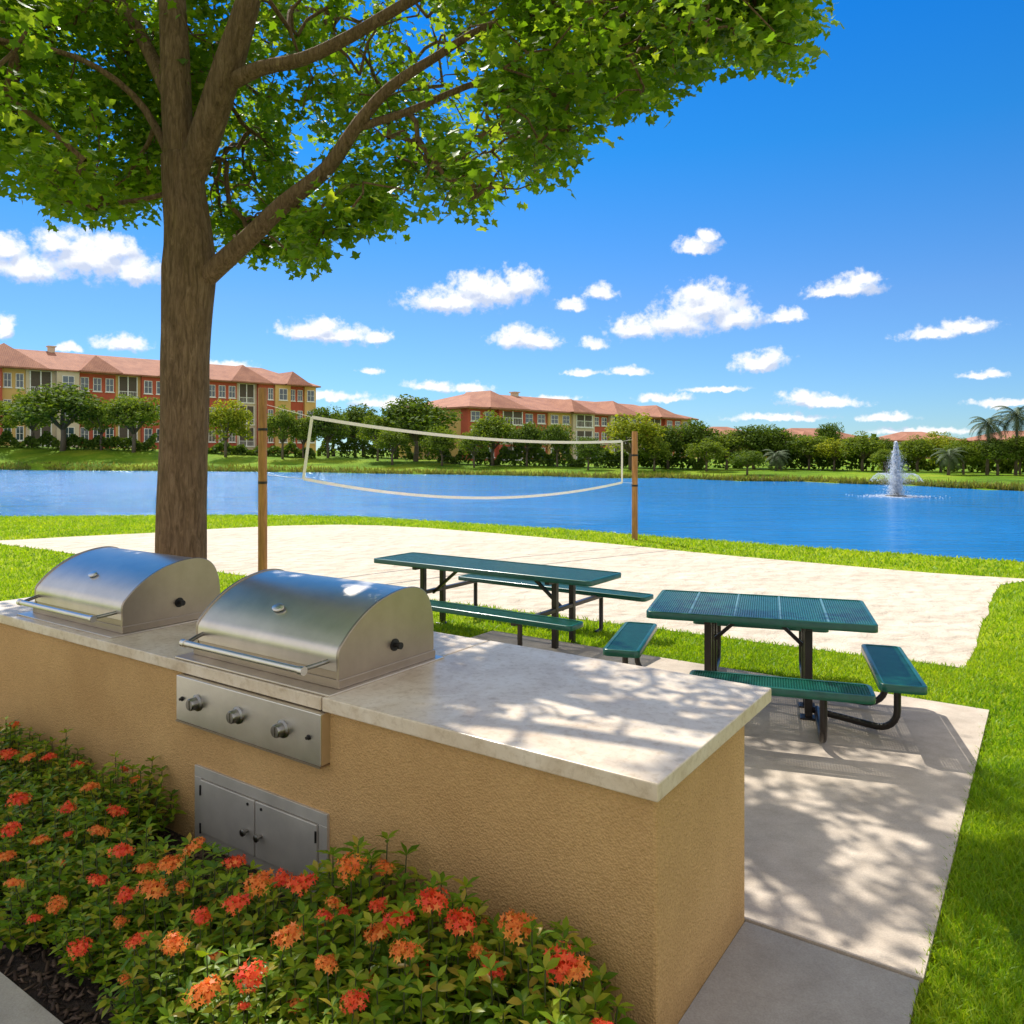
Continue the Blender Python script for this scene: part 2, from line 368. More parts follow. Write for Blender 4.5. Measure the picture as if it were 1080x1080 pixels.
FT = [leafmat('far_leaf_dark', [(.045, .090, .008), (.085, .145, .012), (.13, .20, .018)], 0.8, 0.35, (1.8, 1.6, .6)),
      leafmat('far_leaf_mid', [(.08, .13, .010), (.13, .20, .014), (.20, .27, .025)], 0.8, 0.35, (1.8, 1.6, .6)),
      leafmat('far_leaf_bright', [(.14, .19, .010), (.25, .31, .016), (.36, .38, .03)], 0.8, 0.4, (1.7, 1.5, .6))]
M_frond = simple('palm_frond', (.05, .085, .02), 0.7)
M_fartrunk = simple('far_bark', (.16, .12, .085), 0.9, 0, 0.3, 3)
M_reed = leafmat('shore_reed', [(.10, .14, .02), (.16, .18, .03), (.22, .20, .06)], 0.6, 0.3)
def f_spray(t, N, L, b, out):
    setin(b, {'Base Color': (.9, .94, .98, 1), 'Roughness': 0.35})
    tr = N('ShaderNodeBsdfTranslucent'); tr.inputs[0].default_value = (.95, .97, 1, 1)
    ms = N('ShaderNodeMixShader'); ms.inputs[0].default_value = 0.6
    L(b.outputs[0], ms.inputs[1]); L(tr.outputs[0], ms.inputs[2]); L(ms.outputs[0], out.inputs['Surface'])
M_spray = mat('water_droplets', f_spray)

# ------------------------------------------------------------------ mesh helpers
class MB:
    def __init__(s): s.v = []; s.f = []; s.m = []
    def add(s, vs, fs, mi=0):
        o = len(s.v); s.v.extend([tuple(p) for p in vs]); s.f.extend([tuple(i+o for i in f) for f in fs]); s.m.extend([mi]*len(fs))
    def box(s, a, b, mi=0, rot=None, origin=None):
        x0, y0, z0 = a; x1, y1, z1 = b
        vs = [Vector(p) for p in ((x0,y0,z0),(x1,y0,z0),(x1,y1,z0),(x0,y1,z0),(x0,y0,z1),(x1,y0,z1),(x1,y1,z1),(x0,y1,z1))]
        if rot is not None:
            o = Vector(origin or (0,0,0)); vs = [rot @ (p-o) + o for p in vs]
        s.add(vs, [(0,3,2,1),(4,5,6,7),(0,1,5,4),(1,2,6,5),(2,3,7,6),(3,0,4,7)], mi)
    def bar(s, p, q, w, h, mi=0, up=(0,0,1)):
        p = Vector(p); q = Vector(q); d = (q-p).normalized(); upv = Vector(up)
        if abs(d.dot(upv)) > .98: upv = Vector((0,1,0))
        sx = d.cross(upv).normalized()*w/2; sz = sx.cross(d).normalized()*h/2
        vs = [p-sx-sz, p+sx-sz, p+sx+sz, p-sx+sz, q-sx-sz, q+sx-sz, q+sx+sz, q-sx+sz]
        s.add(vs, [(0,1,2,3),(4,7,6,5),(0,4,5,1),(1,5,6,2),(2,6,7,3),(3,7,4,0)], mi)
    def tube(s, pts, rads, seg=8, mi=0, cap=True, rough=0.0, seed=0):
        pts = [Vector(p) for p in pts]
        if not hasattr(rads, '__len__'): rads = [rads]*len(pts)
        vs = []; ref = None
        for i, p in enumerate(pts):
            d = (pts[min(i+1, len(pts)-1)] - pts[max(i-1, 0)]).normalized()
            if ref is None:
                ref = Vector((1,0,0)) if abs(d.x) < .9 else Vector((0,1,0))
            ref = (ref - d*ref.dot(d)).normalized(); b = d.cross(ref)
            for k in range(seg):
                a = 2*PI*k/seg; r = rads[i]
                if rough:
                    r *= 1 + rough*(mnoise.noise(Vector((math.cos(a)*2.2+seed, math.sin(a)*2.2, p.z*1.2))) + .5*mnoise.noise(Vector((math.cos(a)*6+seed, math.sin(a)*6, p.z*2.0))))
                vs.append(p + (ref*math.cos(a) + b*math.sin(a))*r)
        fs = []
        for i in range(len(pts)-1):
            for k in range(seg):
                k2 = (k+1) % seg
                fs.append((i*seg+k, i*seg+k2, (i+1)*seg+k2, (i+1)*seg+k))
        if cap:
            fs.append(tuple(range(seg))[::-1]); n = (len(pts)-1)*seg; fs.append(tuple(n+k for k in range(seg)))
        s.add(vs, fs, mi)
    def extrude(s, prof, x0, x1, mi=0, caps=True):      # profile in (y,z), extruded along x
        n = len(prof)
        vs = [(x0, y, z) for y, z in prof] + [(x1, y, z) for y, z in prof]
        fs = [(i, (i+1) % n, n+(i+1) % n, n+i) for i in range(n)]
        if caps: fs += [tuple(range(n))[::-1], tuple(range(n, 2*n))]
        s.add(vs, fs, mi)
    def lathe(s, prof, axis='z', at=(0,0,0), seg=20, mi=0):   # prof: (radius, along)
        o = Vector(at); vs = []
        for r, h in prof:
            for k in range(seg):
                a = 2*PI*k/seg
                if axis == 'z': vs.append(o + Vector((r*math.cos(a), r*math.sin(a), h)))
                elif axis == 'y': vs.append(o + Vector((r*math.cos(a), h, r*math.sin(a))))
                else: vs.append(o + Vector((h, r*math.cos(a), r*math.sin(a))))
        fs = [(i*seg+k, i*seg+(k+1) % seg, (i+1)*seg+(k+1) % seg, (i+1)*seg+k) for i in range(len(prof)-1) for k in range(seg)]
        fs.append(tuple(range(seg))); fs.append(tuple((len(prof)-1)*seg+k for k in range(seg)))
        s.add(vs, fs, mi)
    def build(s, name, mats, parent=None, smooth=None, bevel=0):
        me = bpy.data.meshes.new(name); me.from_pydata(s.v, [], s.f)
        for m in (mats if isinstance(mats, (list, tuple)) else [mats]): me.materials.append(m)
        if any(s.m): me.polygons.foreach_set('material_index', s.m)
        if smooth is not None:
            me.polygons.foreach_set('use_smooth', [True]*len(me.polygons)); me.update()
            if smooth < 170: me.set_sharp_from_angle(angle=math.radians(smooth))
        me.update(); me.validate()
        o = bpy.data.objects.new(name, me); COL.objects.link(o)
        if parent is not None: o.parent = parent
        if bevel:
            bv = o.modifiers.new('bevel', 'BEVEL'); bv.width = bevel; bv.segments = 2; bv.limit_method = 'ANGLE'; bv.angle_limit = math.radians(40)
        return o
def npmesh(name, V, Fc, k, mats, parent=None, mi=None, smooth=False):    # faces all k-gons
    me = bpy.data.meshes.new(name); nf = len(Fc)
    me.vertices.add(len(V)); me.vertices.foreach_set('co', np.asarray(V, np.float32).ravel())
    me.loops.add(nf*k); me.loops.foreach_set('vertex_index', np.asarray(Fc, np.int32).ravel())
    me.polygons.add(nf); me.polygons.foreach_set('loop_start', np.arange(nf, dtype=np.int32)*k)
    for m in (mats if isinstance(mats, (list, tuple)) else [mats]): me.materials.append(m)
    if mi is not None: me.polygons.foreach_set('material_index', np.asarray(mi, np.int32))
    if smooth: me.polygons.foreach_set('use_smooth', [True]*nf)
    me.update(calc_edges=True); me.validate()
    o = bpy.data.objects.new(name, me); COL.objects.link(o)
    if parent is not None: o.parent = parent
    return o
def tag(o, label=None, cat=None, group=None, kind=None):
    if label: o['label'] = label
    if cat: o['category'] = cat
    if group: o['group'] = group
    if kind: o['kind'] = kind
    return o
def empty(name, loc=(0,0,0), rz=0, label=None, cat=None, group=None):
    o = bpy.data.objects.new(name, None); COL.objects.link(o); o.location = loc; o.rotation_euler = (0,0,rz)
    o.empty_display_size = 0.2
    return tag(o, label, cat, group)
def copy_tree(o, parent=None):
    c = o.copy(); COL.objects.link(c)
    if parent is not None: c.parent = parent; c.matrix_parent_inverse = o.matrix_parent_inverse.copy()
    for ch in list(o.children): copy_tree(ch, c)
    return c

# instance a leaf template at many places -> numpy arrays
def scatter(tmplV, tmplF, pos, R, scale):
    n = len(pos); k = len(tmplV)
    V = np.einsum('nij,kj->nki', R, tmplV) * scale[:, None, None] + pos[:, None, :]
    Fc = (tmplF[None, :, :] + (np.arange(n)*k)[:, None, None])
    return V.reshape(-1, 3), Fc.reshape(-1, tmplF.shape[1])
def frames(normal, spin):       # rotation matrices whose z = normal, spun about it
    n = normal/np.linalg.norm(normal, axis=1, keepdims=True)
    ref = np.where(np.abs(n[:, 2:3]) < .95, np.array([[0, 0, 1.0]]), np.array([[1.0, 0, 0]]))
    x = np.cross(ref, n); x /= np.linalg.norm(x, axis=1, keepdims=True); y = np.cross(n, x)
    c = np.cos(spin)[:, None]; s = np.sin(spin)[:, None]
    return np.stack([x*c + y*s, -x*s + y*c, n], axis=2)

# ------------------------------------------------------------------ setting frame
A = math.radians(34.5)
U = Vector((math.cos(A), -math.sin(A), 0)); V_ = Vector((math.sin(A), math.cos(A), 0))
O = Vector((0.47, 2.535, 0))
def W(x, y, z=0): return O + U*x + V_*y + Vector((0, 0, z))
def flat(name, pts, z, m, thick=None):
    b = MB(); P = [(p[0], p[1], z) for p in pts]; n = len(P)
    if thick:
        Q = [(p[0], p[1], z-thick) for p in pts]
        b.add(P+Q, [tuple(range(n)), tuple(range(n, 2*n))[::-1]] + [(i, i+n, (i+1) % n + n, (i+1) % n) for i in range(n)])
    else: b.add(P, [tuple(range(n))])
    return b.build(name, m)
def struct(o): o['kind'] = 'structure'; return o

# near shore line (level of the lawn), left to right
shore = [(-60, 34), (-45, 28)] + [tuple(gp(x, y)[:2]) for x, y in ((-200,546),(-60,545),(60,544.5),(200,543.5),(300,543.5),(380,545),(480,551),(600,558.5),(700,566.5),(780,572),(900,580.5),(1080,593),(1250,604))]
shore += [(20, 8.5), (60, -6)]
lawnpts = shore + [(60, -60), (-60, -60)]
# lawn as sheet with bank strip dipping into the lake
b = MB(); n = len(shore)
top = [(x, y, 0) for x, y in shore]
b.add([(x, y, 0) for x, y in lawnpts], [tuple(range(len(lawnpts)))[::-1]])
def outw(i):
    a = Vector(shore[max(i-1, 0)]); c = Vector(shore[min(i+1, n-1)]); d = (c-a).normalized(); return Vector((-d.y, d.x))
rows = [top]
for off, z in ((.25, -.05), (.7, -.3), (2.0, -1.0)):
    rows.append([(shore[i][0]+outw(i).x*off, shore[i][1]+outw(i).y*off, z) for i in range(n)])
for r0, r1 in zip(rows, rows[1:]):
    b.add(list(r0)+list(r1), [(i, i+1, n+i+1, n+i) for i in range(n-1)])
lawn = struct(b.build('lawn', M_lawn))

# lake
b = MB(); b.add([(-420, 2, -.4), (420, 2, -.4), (420, 160, -.4), (-420, 160, -.4)], [(0,1,2,3)])
lake = struct(b.build('lake_water', M_water))

# far bank
FS = [(-900,494.5),(-300,495.2),(0,495.5),(100,496.5),(170,496.8),(250,497.5),(340,498.5),(420,500),(500,501),(580,502.5),(640,504.5),(700,504),(780,507.5),(850,508),(900,510.5),(960,512),(1000,514.5),(1080,518),(1250,524),(1700,540),(2600,560)]
ZT = [(-900,3.0),(-300,2.9),(0,2.7),(170,2.1),(330,1.2),(500,0.45),(740,0.15),(1080,-0.02),(2600,0)]
def interp(tab, x):
    if x <= tab[0][0]: return tab[0][1]
    for (a, fa), (c, fc) in zip(tab, tab[1:]):
        if x <= c: return fa + (fc-fa)*(x-a)/(c-a)
    return tab[-1][1]
def shoreY(px): return F*2.4/(interp(FS, px)-HZ)
def farz(px, Y):
    d = Y - shoreY(px); zt = interp(ZT, px)
    if d <= 0: return -.4 + d*.3
    w = 16.0
    t = min(1, d/w); t = t*t*(3-2*t)
    z = -.4 + (zt+.4)*(.25*min(1, d/1.2) + .75*t)
    z += .12*mnoise.noise(Vector((px*.02, Y*.1, 3)))*min(1, d/4)
    return z
cols = [x for x in range(-900, 2601, 20)]
rows_d = [-4, -1, 0, .5, 1.2, 2.5, 4, 6, 8, 10, 12, 14, 17, 22, 30, 45, 80, 160, 400, 1200, 4000]
Vv = []; Ff = []
for px in cols:
    jig = .5*mnoise.noise(Vector((px*.035, 0, 0)))
    for d in rows_d:
        Y = shoreY(px) + d + (jig*3 if abs(d) < 3 else 0)
        Vv.append(((px-540)/F*Y, Y, farz(px, shoreY(px)+d) if d < 400 else farz(px, shoreY(px)+60)))
R_ = len(rows_d)
for i in range(len(cols)-1):
    for j in range(R_-1): Ff.append((i*R_+j, (i+1)*R_+j, (i+1)*R_+j+1, i*R_+j+1))
far = struct(npmesh('far_bank', Vv, Ff, 4, M_farlawn, smooth=True))

# sand court
sand_px = [(-25,571.5),(1018,706)]
near_edge = [gp(-25,571.0) + (gp(1018,706)-gp(-25,571.0))*t/40 for t in range(41)]
right_edge = [gp(1018,706) + (gp(1050,622)-gp(1018,706))*t/10 for t in range(1, 10)] + [gp(1056,617.2), gp(1075,614.5), gp(1120,613.5)]
far_edge = [gp(x, y) for x, y in ((1110,612.6),(1053,609.2),(980,604.5),(900,597.5),(780,587),(720,581.5),(666,576),(600,569.5),(520,562.5),(450,557),(400,554.5),(360,553.5),(300,554.5),(217,558.5),(167,562),(80,566),(20,569.5))]
pts = [(p.x + .05*mnoise.noise(p*1.7), p.y + .05*mnoise.noise(p*1.3+Vector((5,5,0)))) for p in near_edge+right_edge+far_edge]
sand = struct(flat('sand_court', pts, .006, M_sand))
SANDP = pts

# patio, walkway, path, flower bed
PX1 = .65
struct(flat('patio_slab', [W(-4.0, .932), W(PX1, .932), W(PX1, 4.62), W(-4.0, 4.62)], .03, M_patio, .1))
struct(flat('walkway', [W(-.016, -3.5), W(PX1-.01, -3.5), W(PX1-.01, .92), W(-.016, .92)], .024, M_walk, .1))
struct(flat('front_path', [W(-9, -13), W(5, -13), W(5, -3.51), W(-.03, -3.51), W(-.03, -1.0), W(-9, -1.0)], .03, M_path, .1))  # unseen stretch behind the viewer added to lighten steel reflections and wall bounce
struct(flat('flower_bed', [W(-6.2, -.99), W(-.03, -.99), W(-.03, .03), W(-6.2, .03)], .012, M_soil))

# ------------------------------------------------------------------ outdoor kitchen
ROTZ = -A
kit = empty('kitchen_counter', O, ROTZ, 'tan stucco outdoor kitchen counter with a cream stone top and steel cabinet doors', 'counter')
TOP = .925; SB = .863; XL = -5.15
b = MB(); b.box((XL+.03, .03, -.05), (-.018, .93, SB-.001)); b.build('stucco_base', M_stucco, kit, bevel=.012)
b = MB(); b.box((-1.575, 0, SB), (0, 1.245, TOP)); b.build('countertop', M_stone, kit, bevel=.005)
b = MB(); b.box((XL, .004, SB), (-1.588, 1.245, TOP-.003)); b.build('countertop', M_stone, kit, bevel=.005)
b = MB(); b.box((-1.5879, .03, SB+.002), (-1.5751, 1.2, TOP-.01)); b.build('joint_filler', M_black, kit)
# access doors
x0, x1, z0, z1 = -2.53, -1.56, .03, .41; yw = .03
b = MB(); fw = .055
b.box((x0, yw-.014, z0), (x1, yw+.002, z0+fw)); b.box((x0, yw-.014, z1-fw), (x1, yw+.002, z1))
b.box((x0, yw-.014, z0+fw), (x0+fw, yw+.002, z1-fw)); b.box((x1-fw, yw-.014, z0+fw), (x1, yw+.002, z1-fw))
b.build('door_frame', M_steel_door, kit, bevel=.002)
xm = (x0+x1)/2
for (a, c, hx) in ((x0+fw+.004, xm-.004, xm-.05), (xm+.004, x1-fw-.004, xm+.05)):
    b = MB(); b.box((a, yw-.022, z0+fw+.004), (c, yw-.004, z1-fw-.004)); d = b.build('cabinet_door', M_steel_door, kit, bevel=.003)
    b = MB(); b.lathe([(.008, .0), (.008, -.02), (.017, -.024), (.017, -.034), (.010, -.038)], 'y', (hx, yw-.022, .20)); b.build('knob', M_knob, d, smooth=40)
    b = MB(); b.lathe([(.007, 0), (.007, -.004)], 'y', (hx, yw-.022, z1-fw-.03), 12); b.build('lock', M_dark, d)
    hxx = a+.004 if hx < xm else c-.004
    for hz in (.11, .30):
        b = MB(); b.tube([(hxx, yw-.024, hz-.025), (hxx, yw-.024, hz+.025)], .005, 8); b.build('hinge', M_dark, d)

# ---- grills
def hood_profile(n=16, inset=0.0):
    base = [(0, .0), (0, .165), (.035, .215), (.09, .268), (.16, .318), (.24, .357), (.32, .381), (.40, .392), (.47, .388), (.525, .365), (.565, .32), (.59, .25), (.60, .18), (.60, 0)]
    return [(y*1.08, z) for y, z in base]
def make_grill(loc, label, with_panel):
    g = empty('gas_grill', loc, ROTZ, label, 'grill', 'built-in gas grills on the counter')
    LEN = 1.065
    # base plate and front drip tray
    b = MB(); b.box((-LEN-.06, -.085, 0), (.03, .70, .009)); b.build('base_plate', M_steel, g, bevel=.002)
    b = MB(); b.box((-LEN-.02, -.005, .009), (.005, .66, .05))
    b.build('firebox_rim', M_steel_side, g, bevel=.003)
    prof = hood_profile()
    # hood shell: curved sheet, end plates stand a little proud
    b = MB(); zb = .075
    sp_ = [(max(y, .004), z) for y, z in prof if z >= .05]
    # refine the curve
    P = [(0.0, zb+.01)] + [p for p in prof if p[1] > .1]
    Q = []
    for i in range(len(P)-1):
        p0 = P[max(i-1, 0)]; p1 = P[i]; p2 = P[i+1]; p3 = P[min(i+2, len(P)-1)]
        for k in range(4):
            t = k/4.0
            f = lambda a, b_, c, d: .5*((2*b_)+(-a+c)*t+(2*a-5*b_+4*c-d)*t*t+(-a+3*b_-3*c+d)*t*t*t)
            Q.append((f(p0[0], p1[0], p2[0], p3[0]), f(p0[1], p1[1], p2[1], p3[1])))
    Q.append(P[-1]); Q.append((.648, .05))
    outer = Q; inner = [(y+(.3-y)*.03, z-.010) for y, z in Q]
    loop = outer + inner[::-1]
    b.extrude(loop, -LEN+.016, -.016)
    hood = b.build('hood', M_steel, g, smooth=35)
    b = MB()
    side = [(0.0, .05)] + outer + [(.6, .012), (0.0, .012)]
    side = [(y, z) for y, z in ([(-.004, .012), (-.004, zb)] + [(y-.002 if y < .3 else y+.004, z+.006) for y, z in outer] + [(.654, .012)])]
    for xa, xb in ((-.016, .0), (-LEN, -LEN+.016)):
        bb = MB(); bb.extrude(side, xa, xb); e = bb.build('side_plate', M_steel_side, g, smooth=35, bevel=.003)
    b = MB(); b.box((-LEN+.016, .002, .012), (-.016, .018, zb+.012)); b.build('front_lip', M_steel_side, g, bevel=.003)
    # handle
    hz = .105; yh = -.125
    b = MB(); b.tube([(-LEN+.085, yh, hz), (-.10, yh, hz)], .016, 14)
    for xx in (-LEN+.085, -.10): b.lathe([(.020, -.014), (.020, .014)], 'x', (xx, yh, hz), 14)
    h = b.build('handle', M_steel_bright, hood, smooth=40)
    for xx in (-LEN+.10, -.115):
        b = MB(); b.tube([(xx, yh, hz), (xx+.03*(1 if xx > -.5 else -1), -.05, hz+.012), (xx+.045*(1 if xx > -.5 else -1), .004, hz+.02)], .0105, 10)
        b.build('handle_bracket', M_knob, hood, smooth=40)
    # badge / gauge on hood, laid on the slope
    p0 = Vector((0, .115, .290)); sl = Vector((0, .075, .053)).normalized(); nn = Vector((0, -sl.z, sl.y))
    bb = MB(); cc = Vector((-LEN*.52, p0.y, p0.z+.001)); rr = .030
    ring = []
    for lay, r_ in ((0.0, rr), (.006, rr), (.009, rr*.8), (.009, .001)):
        ring.append([cc + Vector((1,0,0))*math.cos(2*PI*k/20)*r_*1.35 + sl*math.sin(2*PI*k/20)*r_*.8 + nn*lay for k in range(20)])
    vs = [p for r in ring for p in r]
    bb.add(vs, [(i*20+k, i*20+(k+1) % 20, (i+1)*20+(k+1) % 20, (i+1)*20+k) for i in range(3) for k in range(20)])
    bb.build('badge', M_steel_bright, hood, smooth=50)
    # rotisserie boss on the sides
    for xx, sgn in ((0, 1), (-LEN, -1)):
        b = MB(); b.lathe([(.030, 0), (.030, .004*sgn), (.012, .005*sgn), (.012, .028*sgn), (.017, .03*sgn), (.017, .042*sgn)], 'x', (xx, .36, .135), 16)
        b.build('spit_boss', M_dark, g, smooth=40)
    if with_panel:
        px0, px1 = -1.07+.02, .02           # local x of the panel
        yf = -.125                            # face just ahead of the stone edge
        b = MB()
        b.box((px0, yf, -.292), (px1, yf+.075, -.066))
        pn = b.build('control_panel', M_steel_bright, g, bevel=.004)
        b = MB(); b.box((px0+.0, yf-.004, -.300), (px1, yf+.07, -.2925)); b.build('drip_edge', M_steel_side, pn)
        for kx in (.17, .47, .77):
            kx = px0 + (px1-px0)*kx
            k = MB(); k.lathe([(.041, 0), (.041, -.006), (.034, -.010), (.031, -.012), (.030, -.042), (.026, -.048), (.001, -.049)], 'y', (kx, yf, -.175), 24)
            k.box((kx-.004, yf-.052, -.197), (kx+.004, yf-.045, -.153))
            k.build('knob', M_knob, pn, smooth=35)
        for kx in (.05, .93):
            kx = px0 + (px1-px0)*kx
            k = MB(); k.lathe([(.012, 0), (.012, -.004), (.007, -.005), (.007, -.016), (.001, -.017)], 'y', (kx, yf, -.178), 14)
            k.build('igniter_button', M_dark, pn, smooth=35)
    return g
make_grill(W(-1.575, .10, TOP), 'nearer stainless steel gas grill with three control knobs below its closed hood', True)
make_grill(W(-3.42, .14, TOP-.003), 'farther stainless steel gas grill beside the tree trunk, no knob panel below', False)

# ------------------------------------------------------------------ shade tree
tree = empty('shade_tree', dp(190, 700, 6.3)*1.0, 0, 'large leafy shade tree with a thick grey brown trunk behind the counter', 'tree')
base = Vector((dp(190, 585, 6.3).x, 6.3, 0)); tree.location = base
Dt = 6.3; K = Dt/F
def limb(*pts): return [(dp(x, y, Y) - base, r) for x, y, Y, r in pts]
limbs = {
 'main': [(Vector((0.0, 0, -.05)), .30), (Vector((.0, 0, .15)), .245), (Vector((.0, 0, .5)), .215)] + limb((191,585,6.3,.205),(193,500,6.3,.197),(195,400,6.3,.192),(198,330,6.3,.198),(200,285,6.3,.205),(198,240,6.3,.178),(194,200,6.3,.165),(192,165,6.3,.16)),
 'left': limb((192,190,6.3,.12),(187,120,6.32,.12),(185,60,6.35,.115),(182,0,6.4,.105),(178,-90,6.5,.09),(170,-200,6.6,.07),(160,-330,6.7,.045),(150,-450,6.8,.02)),
 'right': limb((200,190,6.3,.12),(218,140,6.25,.13),(236,85,6.2,.115),(256,20,6.15,.10),(275,-50,6.1,.085),(310,-160,6.0,.06),(345,-280,5.9,.035),(370,-370,5.9,.018)),
 'a': limb((240,88,6.2,.07),(275,72,6.1,.058),(320,62,6.0,.052),(370,38,5.9,.048),(420,8,5.8,.042),(480,-25,5.7,.035),(560,-60,5.6,.026),(660,-80,5.5,.015)),
 'b': limb((203,305,6.3,.10),(222,288,6.25,.088),(262,252,6.15,.078),(300,215,6.05,.070),(345,178,5.95,.06),(378,130,5.85,.052),(412,92,5.8,.044),(460,60,5.75,.034),(520,25,5.7,.026),(610,5,5.6,.02),(720,-10,5.5,.012)),
 'c': limb((375,135,5.86,.035),(430,118,5.9,.03),(490,92,5.95,.024),(550,74,6.0,.017),(620,62,6.0,.010)),
 'd': limb((190,200,6.3,.05),(172,150,6.4,.038),(140,100,6.5,.03),(80,60,6.4,.024),(-10,40,6.3,.018),(-120,20,6.2,.012)),
 'e': limb((187,120,6.35,.07),(150,40,6.8,.06),(100,-40,7.2,.045),(20,-110,7.6,.03),(-60,-150,7.9,.02)),
 'f': limb((194,180,6.3,.08),(205,100,7.0,.07),(240,40,7.7,.055),(300,10,8.4,.04),(370,20,9.0,.025),(430,50,9.4,.015)),
 'h': limb((300,215,6.05,.03),(330,222,6.15,.02),(350,210,6.2,.012)),
}
parent_of = {'left': 'main', 'right': 'main'}
skN = []; skP = []                       # nodes for twig growth
b = MB()
for nme, pts in limbs.items():
    P = [p for p, r in pts]; Rr = [r*.95 for p, r in pts]
    # subdivide with catmull-rom
    Q = []; S = []
    for i in range(len(P)-1):
        p0, p1, p2, p3 = P[max(i-1, 0)], P[i], P[i+1], P[min(i+2, len(P)-1)]
        steps = 5 if nme in ('main', 'left', 'right') else 3
        for k in range(steps):
            t = k/steps
            q = .5*((2*p1)+(-p0+p2)*t+(2*p0-5*p1+4*p2-p3)*t*t+(-p0+3*p1-3*p2+p3)*t**3)
            Q.append(q); S.append(Rr[i]*(1-t)+Rr[i+1]*t)
    Q.append(P[-1]); S.append(Rr[-1])
    big = nme in ('main', 'left', 'right')
    b.tube(Q, S, 28 if big else 12, rough=.10 if big else .08, seed=len(nme)*3.1)
    if nme != 'main':
        for i, (q, s) in enumerate(zip(Q, S)):
            if s < .10: skN.append(q.copy())
trunk = b.build('trunk', M_bark, tree, smooth=180)

SIL = [(-400,230),(-100,205),(0,180),(22,185),(32,208),(60,225),(75,246),(100,250),(150,240),(166,205),(172,150),(214,150),(222,245),(255,285),(330,298),(345,262),(395,250),(430,246),(500,232),(560,215),(580,180),(612,150),(640,142),(700,108),(720,100),(750,72),(790,76),(830,92),(850,70),(874,35),(880,0),(895,-100),(900,-400)]
rs = np.random.RandomState(11)
GAP = .02
clusters = []
holes = [(85,50,16),(20,105,14),(0,150,16),(315,162,16),(120,165,16),(395,165,10),(285,78,10),(345,70,8)]
tries = 0
while len(clusters) < 1000 and tries < 160000:
    tries += 1
    d = rs.normal(size=3); d /= np.linalg.norm(d); r = rs.uniform(.25, 1)**(1/2.2)
    c = Vector((-1.9, 5.9, 6.1)) + Vector((d[0]*5.2, d[1]*4.4, d[2]*3.1))*r
    if c.z < 3.2: continue
    px, py = proj(c)
    if (c-Vector((0,0,2))).length < 5.0 and proj(c)[1] > -260: continue
    if -500 < px < 1400 and c.y > 1.0:
        s = interp(SIL, px) if px < 900 else -600
        if py > s - 14 - rs.uniform(0, 10): continue
        if px > 842: continue
        if any(math.hypot(px-hx, py-hy) < hr+14 for hx, hy, hr in holes) and rs.rand() < .85: continue
        # keep the trunk and main limbs in view
        if c.y < 6.9:
            if 122 < px < 262 and py > -30: continue
            if 165 < px < 270 and py > -10 and c.y < 6.4 and rs.rand() < .6: continue
            if 222 <= px < 470:
                ly = interp([(222,288),(262,252),(300,215),(345,178),(378,130),(412,92),(470,60)], px)
                if abs(py-ly) < 44 and c.y < 6.3: continue
                la = interp([(240,88),(320,62),(370,38),(420,8),(480,-25)], px)
                if abs(py-la) < 30 and c.y < 6.1: continue
    if any((c-o).length < .22 for o in clusters): continue
    # the crown is thinner where the sun falls through it onto the counter and patio
    tt = (c.z-.5)/sdir.z; sx_, sy_ = c.x-sdir.x*tt, c.y-sdir.y*tt
    if sy_ > 6.4 and sx_ > -2.2: continue
    clusters.append(c)
# extra clusters laid along the visible lower rim
for t in range(380):
    px = rs.uniform(-60, 848)
    py = interp(SIL, px) - rs.uniform(16, 75)
    Y = rs.uniform(5.1, 7.6)
    if 120 < px < 265: Y = rs.uniform(6.9, 7.9)
    if 222 <= px < 400:
        ly = interp([(222,288),(262,252),(300,215),(345,178),(378,130),(412,92)], px)
        if abs(py-ly) < 46: Y = rs.uniform(6.7, 7.9)
    if any(math.hypot(px-hx, py-hy) < hr+12 for hx, hy, hr in holes): continue
    clusters.append(dp(px, py, Y))
# the inner crown behind the limbs
for t in range(800):
    px = rs.uniform(-80, 815); py = rs.uniform(-60, 1)*1.0 + (interp(SIL, px)-25)*rs.uniform(0, 1)
    Y = rs.uniform(6.5, 8.7) if px < 480 else rs.uniform(5.4, 7.8)
    if any(math.hypot(px-hx, py-hy) < hr+6 for hx, hy, hr in holes): continue
    clusters.append(dp(px, py, Y))
# twigs: every cluster joins the nearest node already in the skeleton
nodes = [n_.copy() for n_ in skN]; par = [-1]*len(nodes)
order = sorted(clusters, key=lambda c: min((c-base-n_).length for n_ in skN))
leaf_at = []
NA = np.array([tuple(n_) for n_ in nodes])
for c in order:
    c = c - base
    dist = np.linalg.norm(NA - np.array(tuple(c)), axis=1); j = int(dist.argmin()); p = Vector(NA[j])
    segs = max(2, int(dist[j]/.22)); last = j; new = []
    side = Vector(tuple(rs.normal(size=3))) * dist[j]*.07
    for k in range(1, segs+1):
        t = k/segs; q = p.lerp(c, t) + side*math.sin(PI*t) + Vector((0, 0, .10*dist[j]*math.sin(PI*t)))
        new.append(tuple(q)); par.append(last); last = len(NA) + len(new) - 1
    NA = np.vstack([NA, np.array(new)]); leaf_at.append(last)
cnt = np.zeros(len(NA))
for l in leaf_at:
    k = l
    while k != -1: cnt[k] += 1; k = par[k]
b = MB(); b2 = MB()
for l in leaf_at:                         # chains from the leaf end back to a thicker one
    pass
done = set()
